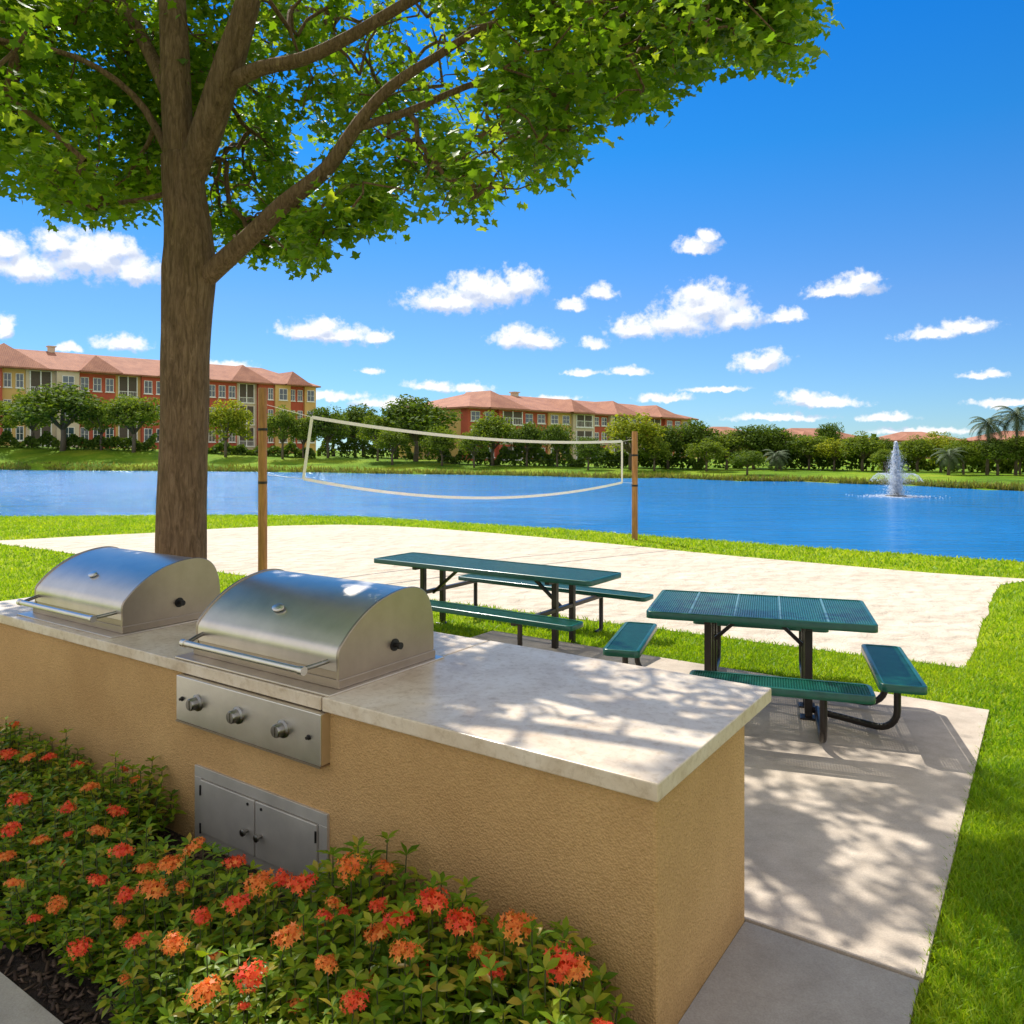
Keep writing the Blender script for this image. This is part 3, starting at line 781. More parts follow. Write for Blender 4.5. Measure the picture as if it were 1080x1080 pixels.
for l in leaf_at:
    chain = [l]; k = par[l]; done.add(l)
    while k != -1:
        chain.append(k)
        if k in done: break
        done.add(k); k = par[k]
    P = [Vector(NA[i]) for i in chain]; Rr = [min(.020, .0038*(cnt[i]**.50)+.0012) if par[i] != -1 else min(.024, .0042*(cnt[chain[-2]]**.5)+.002) for i in chain]
    if len(P) > 1: b.tube(P[::-1], Rr[::-1], 5, cap=False)
b.build('branches', M_bark, tree, smooth=180)
# leaves: folded, five lobes
ang = np.radians([-90, -52, -24, 12, 36, 60, 90, 120, 144, 168, 204, 232])
rad = np.array([.42, .66, .46, 1.0, .54, .74, 1.15, .74, .54, 1.0, .46, .66])
lv = [(0, -.05, 0)] + [(r*math.cos(a), r*math.sin(a)+.0, .10*r*abs(math.cos(a))*r - .12*r*r*max(0, math.sin(a))) for a, r in zip(ang, rad)]
lv = np.array(lv)*.5
lf = np.array([(0, i, i % 12 + 1) for i in range(1, 13)])
pos = []; nor = []
for c in [Vector(NA[l]) for l in leaf_at]:
    m = rs.randint(50, 80); rr = rs.uniform(.24, .40)
    d = rs.normal(size=(m, 3)); d /= np.linalg.norm(d, axis=1, keepdims=True)
    d *= (rs.uniform(0, 1, (m, 1))**.45)
    pos.append(np.array(tuple(c)) + d*np.array([rr, rr, rr*.55]))
    nn = np.array([0, 0, 1.0]) + d*.7 + rs.normal(size=(m, 3))*.55
    nor.append(nn)
pos = np.vstack(pos); nor = np.vstack(nor)
# gaps in the crown through which the sun reaches the counter and patio
wp = pos + np.array([base.x, base.y, 0]); tt = (wp[:, 2]-.6)/sdir.z
sx_ = wp[:, 0]-sdir.x*tt; sy_ = wp[:, 1]-sdir.y*tt
reg = (sy_ > .9) & (sy_ < 6.6) & (sx_ > -1.3) & (sx_ < 3.6)
gap = np.array([reg[i] and (.55*math.exp(-((sx_[i]-1.3)**2+(sy_[i]-3.5)**2)/.28) + mnoise.noise(Vector((sx_[i]*1.7, sy_[i]*1.7, 4.2))) + .5*mnoise.noise(Vector((sx_[i]*4.2, sy_[i]*4.2, 1.7)))) > GAP for i in range(len(pos))])
kp = ~(gap & (rs.rand(len(pos)) < .96)); pos = pos[kp]; nor = nor[kp]
# no sprays straight in front of the fork and the two limbs the photo shows bare
Rm = frames(nor, rs.uniform(0, 2*PI, len(pos)))
V1, F1 = scatter(lv, lf, pos, Rm, rs.uniform(.062, .112, len(pos)))
npmesh('foliage', V1, F1, 3, M_leaf, tree)
print('leaves', len(pos))

# ------------------------------------------------------------------ picnic tables
def panel(b, cx, cy, w, d, z, rot=0.0, t=.022, pitch=.0165, barw=.0085):
    # lattice deck with rolled rim; built in table space
    R = Matrix.Rotation(rot, 3, 'Z'); o = Vector((cx, cy, 0))
    def q(x, y, zz): return o + R @ Vector((x, y, 0)) + Vector((0, 0, zz))
    nx = int(w/pitch); ny = int(d/pitch)
    for i in range(1, nx):
        x = -w/2 + i*w/nx; b.bar(q(x, -d/2, z-.006), q(x, d/2, z-.006), barw, .004)
    for j in range(1, ny):
        y = -d/2 + j*d/ny; b.bar(q(-w/2, y, z-.0085), q(w/2, y, z-.0085), barw, .004)
def rim(b, cx, cy, w, d, z, rot=0.0, h=.045, tw=.03, cr=.05):
    R = Matrix.Rotation(rot, 3, 'Z'); o = Vector((cx, cy, 0))
    pts = []
    for sx, sy, a0 in ((1,1,0),(-1,1,90),(-1,-1,180),(1,-1,270)):
        for k in range(4):
            a = math.radians(a0 + k*30); pts.append((sx*(w/2-cr)+cr*math.cos(a), sy*(d/2-cr)+cr*math.sin(a), math.cos(a), math.sin(a)))
    n = len(pts); vs = []
    for x, y, nx_, ny_ in pts:
        for off, zz in ((0, z-h), (0, z-.006), (-.006, z), (-tw, z), (-tw, z-.012), (-.012, z-.014), (-.012, z-h)):
            p = R @ Vector((x+nx_*off, y+ny_*off, 0)); vs.append(o + p + Vector((0, 0, zz)))
    fs = []
    for i in range(n):
        for k in range(7):
            k2 = (k+1) % 7; i2 = (i+1) % n
            fs.append((i*7+k, i2*7+k, i2*7+k2, i*7+k2))
    b.add(vs, fs)
def top_part(parent, name, cx, cy, w, d, z, rot=0.0, strips=0, h=.045):
    b = MB(); rim(b, cx, cy, w, d, z, rot, h=h); o = b.build(name, M_green, parent, smooth=50)
    b = MB(); panel(b, cx, cy, w-.04, d-.04, z, rot); b.build('lattice', M_green, o)
    if strips:
        b = MB(); R = Matrix.Rotation(rot, 3, 'Z')
        for i in range(1, strips+1):
            x = -w/2 + w*i/(strips+1)
            p = Vector((cx, cy, z-.0035)) + R @ Vector((x, -d/2+.03, 0)); q = Vector((cx, cy, z-.0035)) + R @ Vector((x, d/2-.03, 0))
            b.bar(p, q, .014, .004)
        b.build('seam_strip', M_greenlt, o)
    b = MB(); R = Matrix.Rotation(rot, 3, 'Z')       # under-rails
    for yy in (-.28*d, .28*d):
        b.bar(Vector((cx, cy, z-.03)) + R @ Vector((-w/2+.03, yy, 0)), Vector((cx, cy, z-.03)) + R @ Vector((w/2-.03, yy, 0)), .03, .03)
    b.build('under_rail', M_brownmet, o)
    return o
# long table
LT = empty('picnic_table', W(0, 0) , ROTZ, 'long rectangular green picnic table with two straight benches beside the sand', 'picnic table', 'green metal picnic tables')
ctr = Vector((-.24, 8.52, .0)); LT.location = ctr
TW, TD = 2.84, .70
top_part(LT, 'tabletop', 0, 0, TW, TD, .76, strips=0, h=.05)
for yy, xo in ((-.80, .30), (.80, .26)):
    top_part(LT, 'bench_seat', xo, yy, 2.5, .27, .46, h=.045)
for sx in (-.80, .93):
    for yy in (-.17, .17):
        b = MB(); b.box((sx-.028, yy-.028, .0), (sx+.028, yy+.028, .712)); b.box((sx-.06, yy-.06, 0), (sx+.06, yy+.06, .012)); b.build('leg', M_brownmet, LT, bevel=.006)
    b = MB(); b.bar((sx, -.33, .695), (sx, .33, .695), .05, .035)
    b.bar((sx, -.92, .405), (sx, .92, .405), .05, .04); b.build('cross_beam', M_brownmet, LT, bevel=.004)
    for yy in (-.80, .80):
        b = MB(); b.tube([(sx, yy, .42), (sx, yy, .05), (sx, yy*.97, .025), (sx, yy*.84, .02)], .024, 10); b.build('bench_support', M_brownmet, LT, smooth=60)
    b = MB(); s_ = 1 if sx < 0 else -1
    b.bar((sx, 0, .38), (sx+s_*.42, 0, .715), .03, .03); b.build('brace', M_brownmet, LT)
# square table with four benches
e1 = Vector((.95, -.31)).normalized(); rz2 = math.atan2(e1.y, e1.x)
ST = empty('picnic_table', (1.96, 6.27, .03), rz2, 'square green picnic table with a separate bench on each side on the patio', 'picnic table', 'green metal picnic tables')
top_part(ST, 'tabletop', 0, 0, 1.64, 1.0, .735, strips=4, h=.055)
for cx, cy, rot in ((.92, -.33, PI/2), (-1.0, -.05, PI/2), (.14, -1.07, 0), (0, .92, 0)):
    L_ = 1.05 if rot else 1.16
    top_part(ST, 'bench_seat', cx, cy, L_+(.1 if cx == .92 else 0), .29, .435, rot, h=.05)
for sx in (-.36, .36):
    for yy in (-.38, -.1, .26):
        b = MB(); b.box((sx-.027, yy-.027, .0), (sx+.027, yy+.027, .68)); b.box((sx-.06, yy-.06, 0), (sx+.06, yy+.06, .012)); b.build('leg', M_brownmet, ST, bevel=.006)
    b = MB(); b.bar((sx, -.45, .665), (sx, .45, .665), .05, .035); b.build('cross_beam', M_brownmet, ST, bevel=.004)
    s_ = 1 if sx < 0 else -1
    b = MB(); b.bar((sx, .0, .42), (sx+s_*.26, 0, .665), .028, .028); b.build('brace', M_brownmet, ST)
def hook(p_in, p_out):                    # tube from the frame under the seat and up to it
    a = Vector(p_in); c = Vector(p_out); d = (c-a).normalized(); P = [Vector((a.x, a.y, .06))]
    e = c - d*.14; P += [Vector((e.x, e.y, .045))]
    for k in range(1, 7):
        t = k/6*PI/2; P.append(Vector((e.x, e.y, 0)) + Vector((d.x, d.y, 0))*.14*math.sin(t) + Vector((0, 0, .045+.14*(1-math.cos(t)))))
    P.append(Vector((c.x, c.y, .40)))
    b = MB(); b.tube(P, .024, 12); b.build('bench_support', M_brownmet, ST, smooth=60)
for yy in (-.36, .22): hook((.36, yy*.7-.1, 0), (.92, yy-.26, 0)); hook((-.36, yy*.7, 0), (-1.0, yy, 0))
for xx in (-.15, .42): hook((xx, -.34, 0), (xx, -1.07, 0))
for xx in (-.36, .36): hook((xx, .26, 0), (xx, .92, 0))

# ------------------------------------------------------------------ volleyball net and posts
def post(px, ytop, Y, r, label):
    p = dp(px, ytop, Y); H = p.z
    o = empty('net_post', (p.x, Y, 0), 0, label, 'post', 'wooden net posts')
    b = MB(); b.tube([(0,0,-.1), (0,0,H*.3), (0,0,H*.6), (0,0,H-.02), (0,0,H)], [r*1.04, r*1.02, r, r*.98, r*.85], 18, rough=.03, seed=px); b.build('post_shaft', M_wood, o, smooth=60)
    for hz in (H*.78, H*.50):
        b = MB(); b.lathe([(r*1.08, -.02), (r*1.12, 0), (r*1.08, .02)], 'z', (0, 0, hz), 14); b.build('collar', M_dark, o, smooth=50)
    return p
YL, YR = 12.4, 17.6
pL = post(277, 409, YL, .068, 'taller wooden post standing beside the tree trunk, nearer end of the net')
pR = post(669.5, 455, YR, .066, 'shorter wooden post at the far edge of the sand, right end of the net')
net = empty('volleyball_net', (0, 0, 0), 0, 'sagging volleyball net with white tapes strung between two wooden posts', 'net')
A1 = dp(329, 440, YL+.8); B1 = dp(320, 505, YL+.8); A2 = dp(656, 465.5, YR-.2); B2 = dp(656, 509, YR-.2)
net.location = (B1.x, B1.y, 0)
n0 = Vector((B1.x, B1.y, 0))
def sag(a, c, s, n=28, yb=0): return [a.lerp(c, k/n) - Vector((0, 0, s*4*(k/n)*(1-k/n))) for k in range(n+1)]
topc = sag(A1, A2, .16); botc = sag(B1, B2, .33)
def ribbon(P, w, name):
    b = MB()
    for p, q in zip(P, P[1:]): b.bar(p-n0, q-n0, .006, w)
    return b.build(name, M_tape, net)
ribbon(topc, .055, 'top_tape'); ribbon(botc, .05, 'bottom_tape')
b = MB(); b.bar(A1-n0, B1-n0, .05, .006, up=(0,1,0)); b.build('side_tape', M_tape, net)
b = MB(); b.bar(A2-n0, B2-n0, .04, .006, up=(0,1,0)); b.build('side_tape', M_tape, net)
for P_, S_ in ((A1, pL+Vector((0,0,-.25))), (B1, Vector((pL.x, pL.y, B1.z+.1))), (A2, Vector((pR.x, pR.y, A2.z+.05))), (B2, Vector((pR.x, pR.y, B2.z-.02)))):
    b = MB(); b.tube([P_-n0, S_-n0], .004, 5); b.build('tie_rope', M_tape, net)
b = MB()                                  # fine cord mesh between the tapes
def onc(P, t):
    f = t*(len(P)-1); i = min(int(f), len(P)-2); return P[i].lerp(P[i+1], f-i)
for k in range(1, 60): b.tube([onc(topc, k/60)-n0, onc(botc, k/60)-n0], .0007, 3, cap=False)
for j in range(1, 9):
    P = [onc(topc, k/20).lerp(onc(botc, k/20), j/9)-n0 for k in range(21)]; b.tube(P, .0007, 3, cap=False)
b.build('cord_mesh', M_dark, net)

# ------------------------------------------------------------------ fountain
fp = gp(945, 523.5, -.4)
fo = empty('fountain', fp, 0, 'floating fountain throwing a tall white spray jet above the lake', 'fountain')
b = MB(); b.lathe([(.5, -.08), (.55, .0), (.5, .05), (.12, .07), (.10, .16), (.02, .17)], 'z', (0,0,0), 20); b.build('float_base', M_dark, fo, smooth=40)
Hj = dp(945, 466, fp.y).z + .4
def streaks(name, n, gen):
    p = []; d = []; s = []
    for _ in range(n):
        a, c, k = gen(); p.append(a); d.append(c); s.append(k)
    p = np.array(p); d = np.array(d); s = np.array(s)
    tv = np.array([(0,0,.5),(.16,0,0),(-.08,.14,0),(-.08,-.14,0),(0,0,-.5)])*1.0
    tf = np.array([(0,1,2),(0,2,3),(0,3,1),(4,2,1),(4,3,2),(4,1,3)])
    Vv, Fv = scatter(tv, tf, p, frames(d, rs.uniform(0, 6, n)), s)
    return npmesh(name, Vv, Fv, 3, M_spray, fo)
def g_jet():
    t = rs.rand()**.8; z = Hj*t; w = .025 + .16*(1-t)
    return (rs.normal()*w, rs.normal()*w, z), (rs.normal()*.1, rs.normal()*.1, 1), rs.uniform(.05, .14)
def g_mist():
    t = rs.rand(); z = Hj*.85*t; w = .09+.42*(1-t)
    return (rs.normal()*w, rs.normal()*w, z), (rs.normal()*.3, rs.normal()*.3, 1), rs.uniform(.018, .04)
def g_ring():
    a = rs.randint(0, 18)/18*2*PI + rs.normal()*.06; t = rs.rand()**.8; r = 1.25*t
    z = .08 + 3.6*t - 2.9*t*t
    return (r*math.cos(a)+rs.normal()*.03, r*math.sin(a)+rs.normal()*.03, max(0, z)), (math.cos(a)*.7, math.sin(a)*.7, 1-1.6*t), rs.uniform(.03, .07)
def g_foam():
    a = rs.uniform(0, 2*PI); r = abs(rs.normal())*.55+.1
    return (r*math.cos(a)*1.5, r*math.sin(a)*1.5, .01), (1, 0, .05), rs.uniform(.04, .12)
streaks('jet', 6000, g_jet); streaks('mist', 6500, g_mist); streaks('side_spray', 2600, g_ring); streaks('foam', 1200, g_foam)

# ------------------------------------------------------------------ flowering shrubs
def shrub_mesh(seed, R=.27, H=.40):
    r = np.random.RandomState(seed); st = MB(); P = []; Nn = []; S = []; tips = []
    ns = 44
    for i in range(ns):
        a = 2*PI*i*.618; q = math.sqrt((i+.5)/ns)*R*1.0
        hx = H*(1 - .55*(q/R)**2)*r.uniform(.82, 1.12)
        top = np.array([q*math.cos(a), q*math.sin(a), hx]) + r.normal(size=3)*.012; bot = top*np.array([.22, .22, 0])
        pts = [Vector(bot).lerp(Vector(top), t) + Vector((0, 0, 0)) + Vector((top[0]*.25*math.sin(PI*t), top[1]*.25*math.sin(PI*t), 0)) for t in (0, .35, .7, 1)]
        st.tube(pts, [.005, .004, .003, .002], 5, cap=False); tips.append(top)
        nl = 8
        for k in range(nl):
            t = .22 + .78*k/(nl-1); c = pts[0].lerp(pts[3], t) + Vector((top[0]*.25*math.sin(PI*t), top[1]*.25*math.sin(PI*t), 0))
            for w in range(3 if k < nl-1 else 5):
                th = r.uniform(0, 2*PI) if k < nl-1 else w*2*PI/5 + r.uniform(-.2, .2)
                el_ = r.uniform(-.25, .5) if k < nl-1 else r.uniform(.15, .75)
                d = np.array([math.cos(th)*math.cos(el_), math.sin(th)*math.cos(el_), math.sin(el_)])
                P.append(np.array(tuple(c))); Nn.append(d); S.append(r.uniform(.042, .070)*(1.0 if k < nl-1 else .85))
    P = np.array(P); D = np.array(Nn); S = np.array(S)
    # leaf template along +y, slight fold and droop
    tv = np.array([(0,0,0),(.16,.28,.05),(.20,.58,.03),(0,1.0,-.14),(-.20,.58,.03),(-.16,.28,.05),(0,.28,0),(0,.55,-.02)])
    tf = np.array([(0,1,6),(6,1,2),(6,2,7),(7,2,3),(0,6,5),(6,4,5),(6,7,4),(7,3,4)])
    up = np.array([[0,0,1.0]]) + r.normal(size=(len(P), 3))*.25
    x = np.cross(D, up); x /= np.linalg.norm(x, axis=1, keepdims=True); z = np.cross(x, D)
    Rm = np.stack([x, D, z], axis=2)
    V1, F1 = scatter(tv, tf, P, Rm, S)
    mi = (np.repeat(r.rand(len(P)), len(tf)) < .20).astype(int)
    return st, V1, F1, mi, tips
def flower_mesh(seed, mat_):
    r = np.random.RandomState(seed); P = []; D = []; S = []
    for i in range(78):
        z = 1 - (i+.5)/78*0.98; a = i*2.399963; q = math.sqrt(max(0, 1-z*z))
        d = np.array([q*math.cos(a), q*math.sin(a), z]); 
        k_ = i % 6; cc_ = np.array([.017*math.cos(k_*1.05+seed), .017*math.sin(k_*1.05+seed), .004*math.sin(k_*2.1+seed)]) * (0 if k_ == 5 else 1)
        P.append(cc_ + d*np.array([.024, .024, .020])*r.uniform(.75, 1.2)); D.append(d + r.normal(size=3)*.2); S.append(r.uniform(.008, .0125))
    tv = [(0, 0, .0)]
    for k in range(10):
        a = 2*PI*k/10; rr = 1.0 if k % 2 == 0 else .42; tv.append((rr*math.cos(a), rr*math.sin(a), .18 if k % 2 == 0 else 0))
    tf = np.array([(0, i, i % 10 + 1) for i in range(1, 11)])
    V1, F1 = scatter(np.array(tv), tf, np.array(P), frames(np.array(D), r.uniform(0, 6, len(P))), np.array(S))
    me_o = npmesh('flower_head', V1, F1, 3, mat_)
    return me_o
flo = [flower_mesh(1, M_petals), flower_mesh(2, M_petals), flower_mesh(3, M_petals2), flower_mesh(4, M_petals2)]
bud_v = [f.data for f in flo]
for f in flo: bpy.data.objects.remove(f)
variants = []
for s in range(5):
    st, V1, F1, mi, tips = shrub_mesh(20+s)
    so = st.build('stems', M_stem, None, smooth=180); fo_ = npmesh('foliage', V1, F1, 3, [M_shrubleaf, M_shrubnew], None, mi)
    variants.append((so.data, fo_.data, tips)); bpy.data.objects.remove(so); bpy.data.objects.remove(fo_)
FLOW = [(8,797),(30,800),(52,800),(95,832),(72,853),(42,888),(12,876),(15,933),(122,858),(104,878),(102,930),(60,955),(128,900),(152,918),(134,945),(205,895),(247,912),(160,940),(212,968),(184,996),(84,1000),(275,932),(298,928),(303,990),(264,1030),(216,1047),(318,935),(370,915),(455,952),(400,986),(422,972),(427,1005),(484,975),(546,978),(590,1018),(605,1025),(374,1058),(345,1018),(20,845),(5,905),(250,955),(180,912)]
shrubs = []
place_words_back = ['tucked into the corner by the counter end', 'below the blank stretch of stucco', 'left of the rightmost back shrub', 'just right of the cabinet doors', 'in front of the right cabinet door', 'in front of the left cabinet door', 'just left of the cabinet doors', 'below the left end of the knob panel', 'below the gap between the two grills', 'under the right end of the far grill', 'under the middle of the far grill', 'under the left end of the far grill', 'at the far left of the bed']
k = 0
cells = []
for row, (yv, xs) in enumerate(((-.22, [-.30-.42*i for i in range(11)]), (-.52, [-.14-.40*i for i in range(11)]), (-.76, [-.30-.40*i for i in range(9)]))):
    for i, xv in enumerate(xs):
        jx = rnd.uniform(-.05, .05); jy = rnd.uniform(-.04, .04)
        w = W(xv+jx, yv+jy); px, py = proj((w.x, w.y, .3))
        if px < -70: continue
        if row == 0 and -2.75 < xv < -1.4: continue
        cells.append((row, i, w, px))
ordw = ['rightmost', 'second from the right', 'third from the right', 'fourth from the right', 'fifth from the right', 'sixth from the right', 'seventh from the right', 'eighth from the right', 'ninth from the right', 'tenth from the right', 'eleventh from the right']
def nth(k_): return ordw[k_]
for row, i, w, px in cells:
    so, fo_, tips = variants[(i*2+row*3+(i//5)) % 5]
    sc = rnd.uniform(.93, 1.07) * (1.0, 1.0, .88)[row]
    if px < 120: sc *= .86
    if px > 340: sc *= 1.10 if row < 2 else 1.05
    z = rnd.uniform(0, 6.28)
    where = 'against the stucco wall' if row == 0 else 'in the front row beside the mulch'
    cat = 'flowering shrub with glossy leaves, %s in the %s' % (nth(i), ('row against the stucco wall', 'middle row of the bed', 'front row beside the mulch')[row])
    o = empty('flowering_shrub', (w.x, w.y, .012), z, cat, 'shrub', 'flowering shrubs in the bed')
    o.scale = (sc, sc, sc)
    for nme, me in (('stems', so), ('foliage', fo_)):
        c = bpy.data.objects.new(nme, me); COL.objects.link(c); c.parent = o
    shrubs.append((o, w, sc, z, tips, []))
# flower heads: on the canopy surface where the photo's clusters sit
def canopy(p):       # height of foliage surface over a ground point
    best = 0
    for o, w, sc, z, tips, fl in shrubs:
        d = math.hypot(p.x-w.x, p.y-w.y)/(.30*sc)
        if d < 1: best = max(best, .40*sc*(1-.5*d*d)+.02)
    return best
def near_shrub(p): return min(shrubs, key=lambda s: math.hypot(p.x-s[1].x, p.y-s[1].y))
def add_flower(p, kind, s):
    sh = near_shrub(p); o, w, sc, z, tips, fl = sh
    loc = Vector((p.x-w.x, p.y-w.y, p.z-.012)); loc.rotate(Matrix.Rotation(-z, 3, 'Z')); loc /= sc
    f = bpy.data.objects.new('flower_head', bud_v[kind]); COL.objects.link(f); f.parent = o
    f.location = loc; f.scale = (s, s, s); f.rotation_euler = (rnd.uniform(-.35, .35)-.15, rnd.uniform(-.35, .35), rnd.uniform(0, 6))
    fl.append(f)
    stx = MB(); stx.tube([(loc.x*.75, loc.y*.75, max(.05, loc.z-.13)), (loc.x, loc.y, loc.z)], [.003, .002], 5, cap=False); stx.build('flower_stalk', M_stem, o)
for i, (fx, fy) in enumerate(FLOW):
    p = None
    for k in range(200):       # march down the ray until the canopy is met
        zz = .70 - k*.0033
        q = gp(fx, fy, zz)
        if zz <= canopy(q)+.015: p = q; break
    if p is None or p.z < .12: continue
    add_flower(p, [0, 2, 1, 2, 1, 3][i % 6], rnd.uniform(1.1, 1.5))
for o, w, sc, z, tips, fl in shrubs:
    for t in rnd.sample(range(len(tips)), 7):
        tp = Vector(tips[t]) * sc; tp.rotate(Matrix.Rotation(z, 3, 'Z'))
        p = Vector((w.x+tp.x, w.y+tp.y, tp.z+.02))
        px, py = proj(p)
        if any(math.hypot(px-a, py-c_) < 26 for a, c_ in FLOW): continue
        if rnd.random() < .6: add_flower(p, rnd.choice([2, 3, 1]), rnd.uniform(.55, .95))
# mulch chips
n = 9000
xy = np.array([tuple(W(rs.uniform(-5.6, -.05), rs.uniform(-.985, .0)))[:2] for _ in range(n)])
pos = np.c_[xy, np.full(n, .016)+rs.rand(n)*.02]
tv = np.array([(-.5,-.16,0),(.5,-.12,.03),(.42,.16,0),(-.45,.12,.05),(-.5,-.16,-.1),(.5,-.12,-.1),(.42,.16,-.1),(-.45,.12,-.1)])
tf = np.array([(0,1,2,3),(4,7,6,5),(0,4,5,1),(1,5,6,2),(2,6,7,3),(3,7,4,0)])
nr = np.array([[0,0,1.0]])+rs.normal(size=(n,3))*.35
V1, F1 = scatter(tv, tf, pos, frames(nr, rs.uniform(0, 6.28, n)), rs.uniform(.015, .05, n))
tag(npmesh('mulch', V1, F1, 4, M_chip), 'dark brown wood mulch chips covering the flower bed', 'mulch', kind='stuff')

# ------------------------------------------------------------------ grass blades
def inpoly(xy, poly):
    x, y = xy[:, 0], xy[:, 1]; ins = np.zeros(len(x), bool); P = np.array([(p[0], p[1]) for p in poly]); n = len(P); j = n-1
    for i in range(n):
        c = ((P[i,1] > y) != (P[j,1] > y)) & (x < (P[j,0]-P[i,0])*(y-P[i,1])/(P[j,1]-P[i,1]+1e-12)+P[i,0]); ins ^= c; j = i
    return ins
def local(xy):
    r = xy - np.array([O.x, O.y]); return np.c_[r @ np.array([U.x, U.y]), r @ np.array([V_.x, V_.y])]
lawnP = [(p[0], p[1]) for p in lawnpts]
def blades(y0, y1, dens, h, w, xmin=-.75, xmax=.75, fil=None):
    xa, xb = xmin*y1-1.0, xmax*y1+1.2
    n = int((xb-xa)*(y1-y0)*dens); xy = np.c_[rs.uniform(xa, xb, n), rs.uniform(y0, y1, n)]
    keep = (xy[:,0] < xmax*xy[:,1]+1.0) & (xy[:,0] > xmin*xy[:,1]-1.0)
    keep &= inpoly(xy, lawnP) & ~inpoly(xy, SANDP)
    l = local(xy)
    keep &= ~((l[:,0] > -4.0) & (l[:,0] < PX1-.012) & (l[:,1] > -3.5) & (l[:,1] < 4.625)) & ~((l[:,0] <= -4.0) & (l[:,1] < 1.4) & (l[:,0] > -6.4))
    if fil is not None: keep &= fil(xy, l)
    xy = xy[keep]; n = len(xy)
    a = rs.uniform(0, 2*PI, n); lean = rs.normal(size=(n, 2))*.5*h; hh = h*rs.uniform(.6, 1.25, n); ww = w*rs.uniform(.7, 1.3, n)
    dx = np.c_[np.cos(a), np.sin(a)]*ww[:, None]/2; p = np.c_[xy, np.zeros(n)]
    V = np.zeros((n, 5, 3)); V[:,0] = p; V[:,0,:2] -= dx; V[:,1] = p; V[:,1,:2] += dx
    V[:,2] = p; V[:,2,:2] += dx*.8 + lean*.45; V[:,2,2] = hh*.6
    V[:,3] = p; V[:,3,:2] += -dx*.8 + lean*.45; V[:,3,2] = hh*.6
    V[:,4] = p; V[:,4,:2] += lean*1.15; V[:,4,2] = hh
    return V
sets = [blades(1.2, 5.0, 8500, .042, .006, 0.1, .75), blades(5.0, 8.0, 3200, .040, .009, .0, .75), blades(5.0, 9.0, 2000, .038, .010, -.2, .2),
        blades(8.0, 13.0, 700, .05, .014, -.75, .78), blades(13.0, 26.0, 330, .05, .024, -.72, .75)]
V = np.vstack(sets); n = len(V); print('blades', n)
idx = np.arange(n)[:, None]*5
F1 = np.vstack([idx+np.array([[0,1,2]]), idx+np.array([[0,2,3]]), idx+np.array([[3,2,4]])])
g = npmesh('lawn_grass', V.reshape(-1, 3), F1, 3, M_blade); tag(g, 'short bright green grass blades of the lawn', 'grass', kind='stuff')

# ------------------------------------------------------------------ far trees
def crown_mesh(seed, R, H, m, nclump, leaves, ls):   # lumpy crown of leaf clumps
    r = np.random.RandomState(seed); P = []; D = []
    for i in range(nclump):
        d = r.normal(size=3); d /= np.linalg.norm(d)
        if d[2] < -.5: d[2] = -d[2]*.5
        q = r.uniform(.35, .85); c = d*q*np.array([R, R, H*.5]); cr = R*r.uniform(.22, .42)
        e = r.normal(size=(leaves, 3)); e /= np.linalg.norm(e, axis=1, keepdims=True); 
        P.append(c + e*cr*(r.uniform(0.3, 1, (leaves, 1))**.5)*np.array([1, 1, .8])); D.append(e + r.normal(size=(leaves, 3))*.7 + np.array([0,0,.4]))
    P = np.vstack(P); D = np.vstack(D); n = len(P)
    tv = np.array([(-.5,0,0),(0,-.32,.06),(.5,0,0),(0,.32,.06)]); tf = np.array([(0,1,2,3)])
    return scatter(tv, tf, P, frames(D, r.uniform(0, 6, n)), r.uniform(.6, 1.4, n)*ls)
def broad_tree(seed, R, Hc, zc, m, ls=.34, trunks=1):
    V1, F1 = crown_mesh(seed, R, Hc*1.28, m, 66, 80, ls*1.1); V1 = V1 + np.array([0, 0, zc])
    cm = npmesh('crown', V1, F1, 4, m); 
    b = MB(); r = random.Random(seed)
    b.tube([(0,0,-.2), (.03,0,zc*.35), (-.03,.03,zc*.7), (0,0,zc)], [.065, .05, .045, .03], 8)
    for k in range(6):
        a = k*1.05+r.random(); b.tube([(0,0,zc*.5), (math.cos(a)*R*.3, math.sin(a)*R*.3, zc*.85), (math.cos(a)*R*.6, math.sin(a)*R*.6, zc*1.05)], [.035, .025, .012], 6)
    tm = b.build('trunk', M_fartrunk, None, smooth=180)
    d = (cm.data, tm.data); bpy.data.objects.remove(cm); bpy.data.objects.remove(tm); return d
TV = {'dark': [broad_tree(31, 1.0, 1.7, 1.36, FT[0], .085), broad_tree(32, 1.0, 1.5, 1.4, FT[0], .085)],
      'mid': [broad_tree(33, 1.0, 1.6, 1.38, FT[1], .085), broad_tree(34, 1.0, 1.5, 1.38, FT[1], .085), broad_tree(37, 1.0, 1.8, 1.35, FT[1], .085)],
      'bright': [broad_tree(35, 1.0, 1.5, 1.36, FT[2], .085), broad_tree(36, 1.0, 1.9, 1.35, FT[2], .085)]}
tk = 0
def far_tree(px, ptop, pwidth, Y, kind, label, group='trees on the far bank', zt=None, base_py=None):
    """px centre, ptop = top pixel, pwidth = crown width in pixels"""
    global tk
    z0 = farz(px, Y); p = dp(px, ptop, Y); R = pwidth/2*Y/F; H = p.z - z0
    if H < 1.2*R: H = 1.2*R
    me = TV[kind][tk % len(TV[kind])]; tk += 1
    o = empty('broadleaf_tree', (p.x, Y, z0), rnd.uniform(0, 6), label, 'tree', group)
    o.scale = (R/.98, R/.98, H/2.35)
    for nme, md in (('trunk', me[1]), ('crown', me[0])):
        c = bpy.data.objects.new(nme, md); COL.objects.link(c); c.parent = o
    return o
SP = lambda px, d: shoreY(px)+d
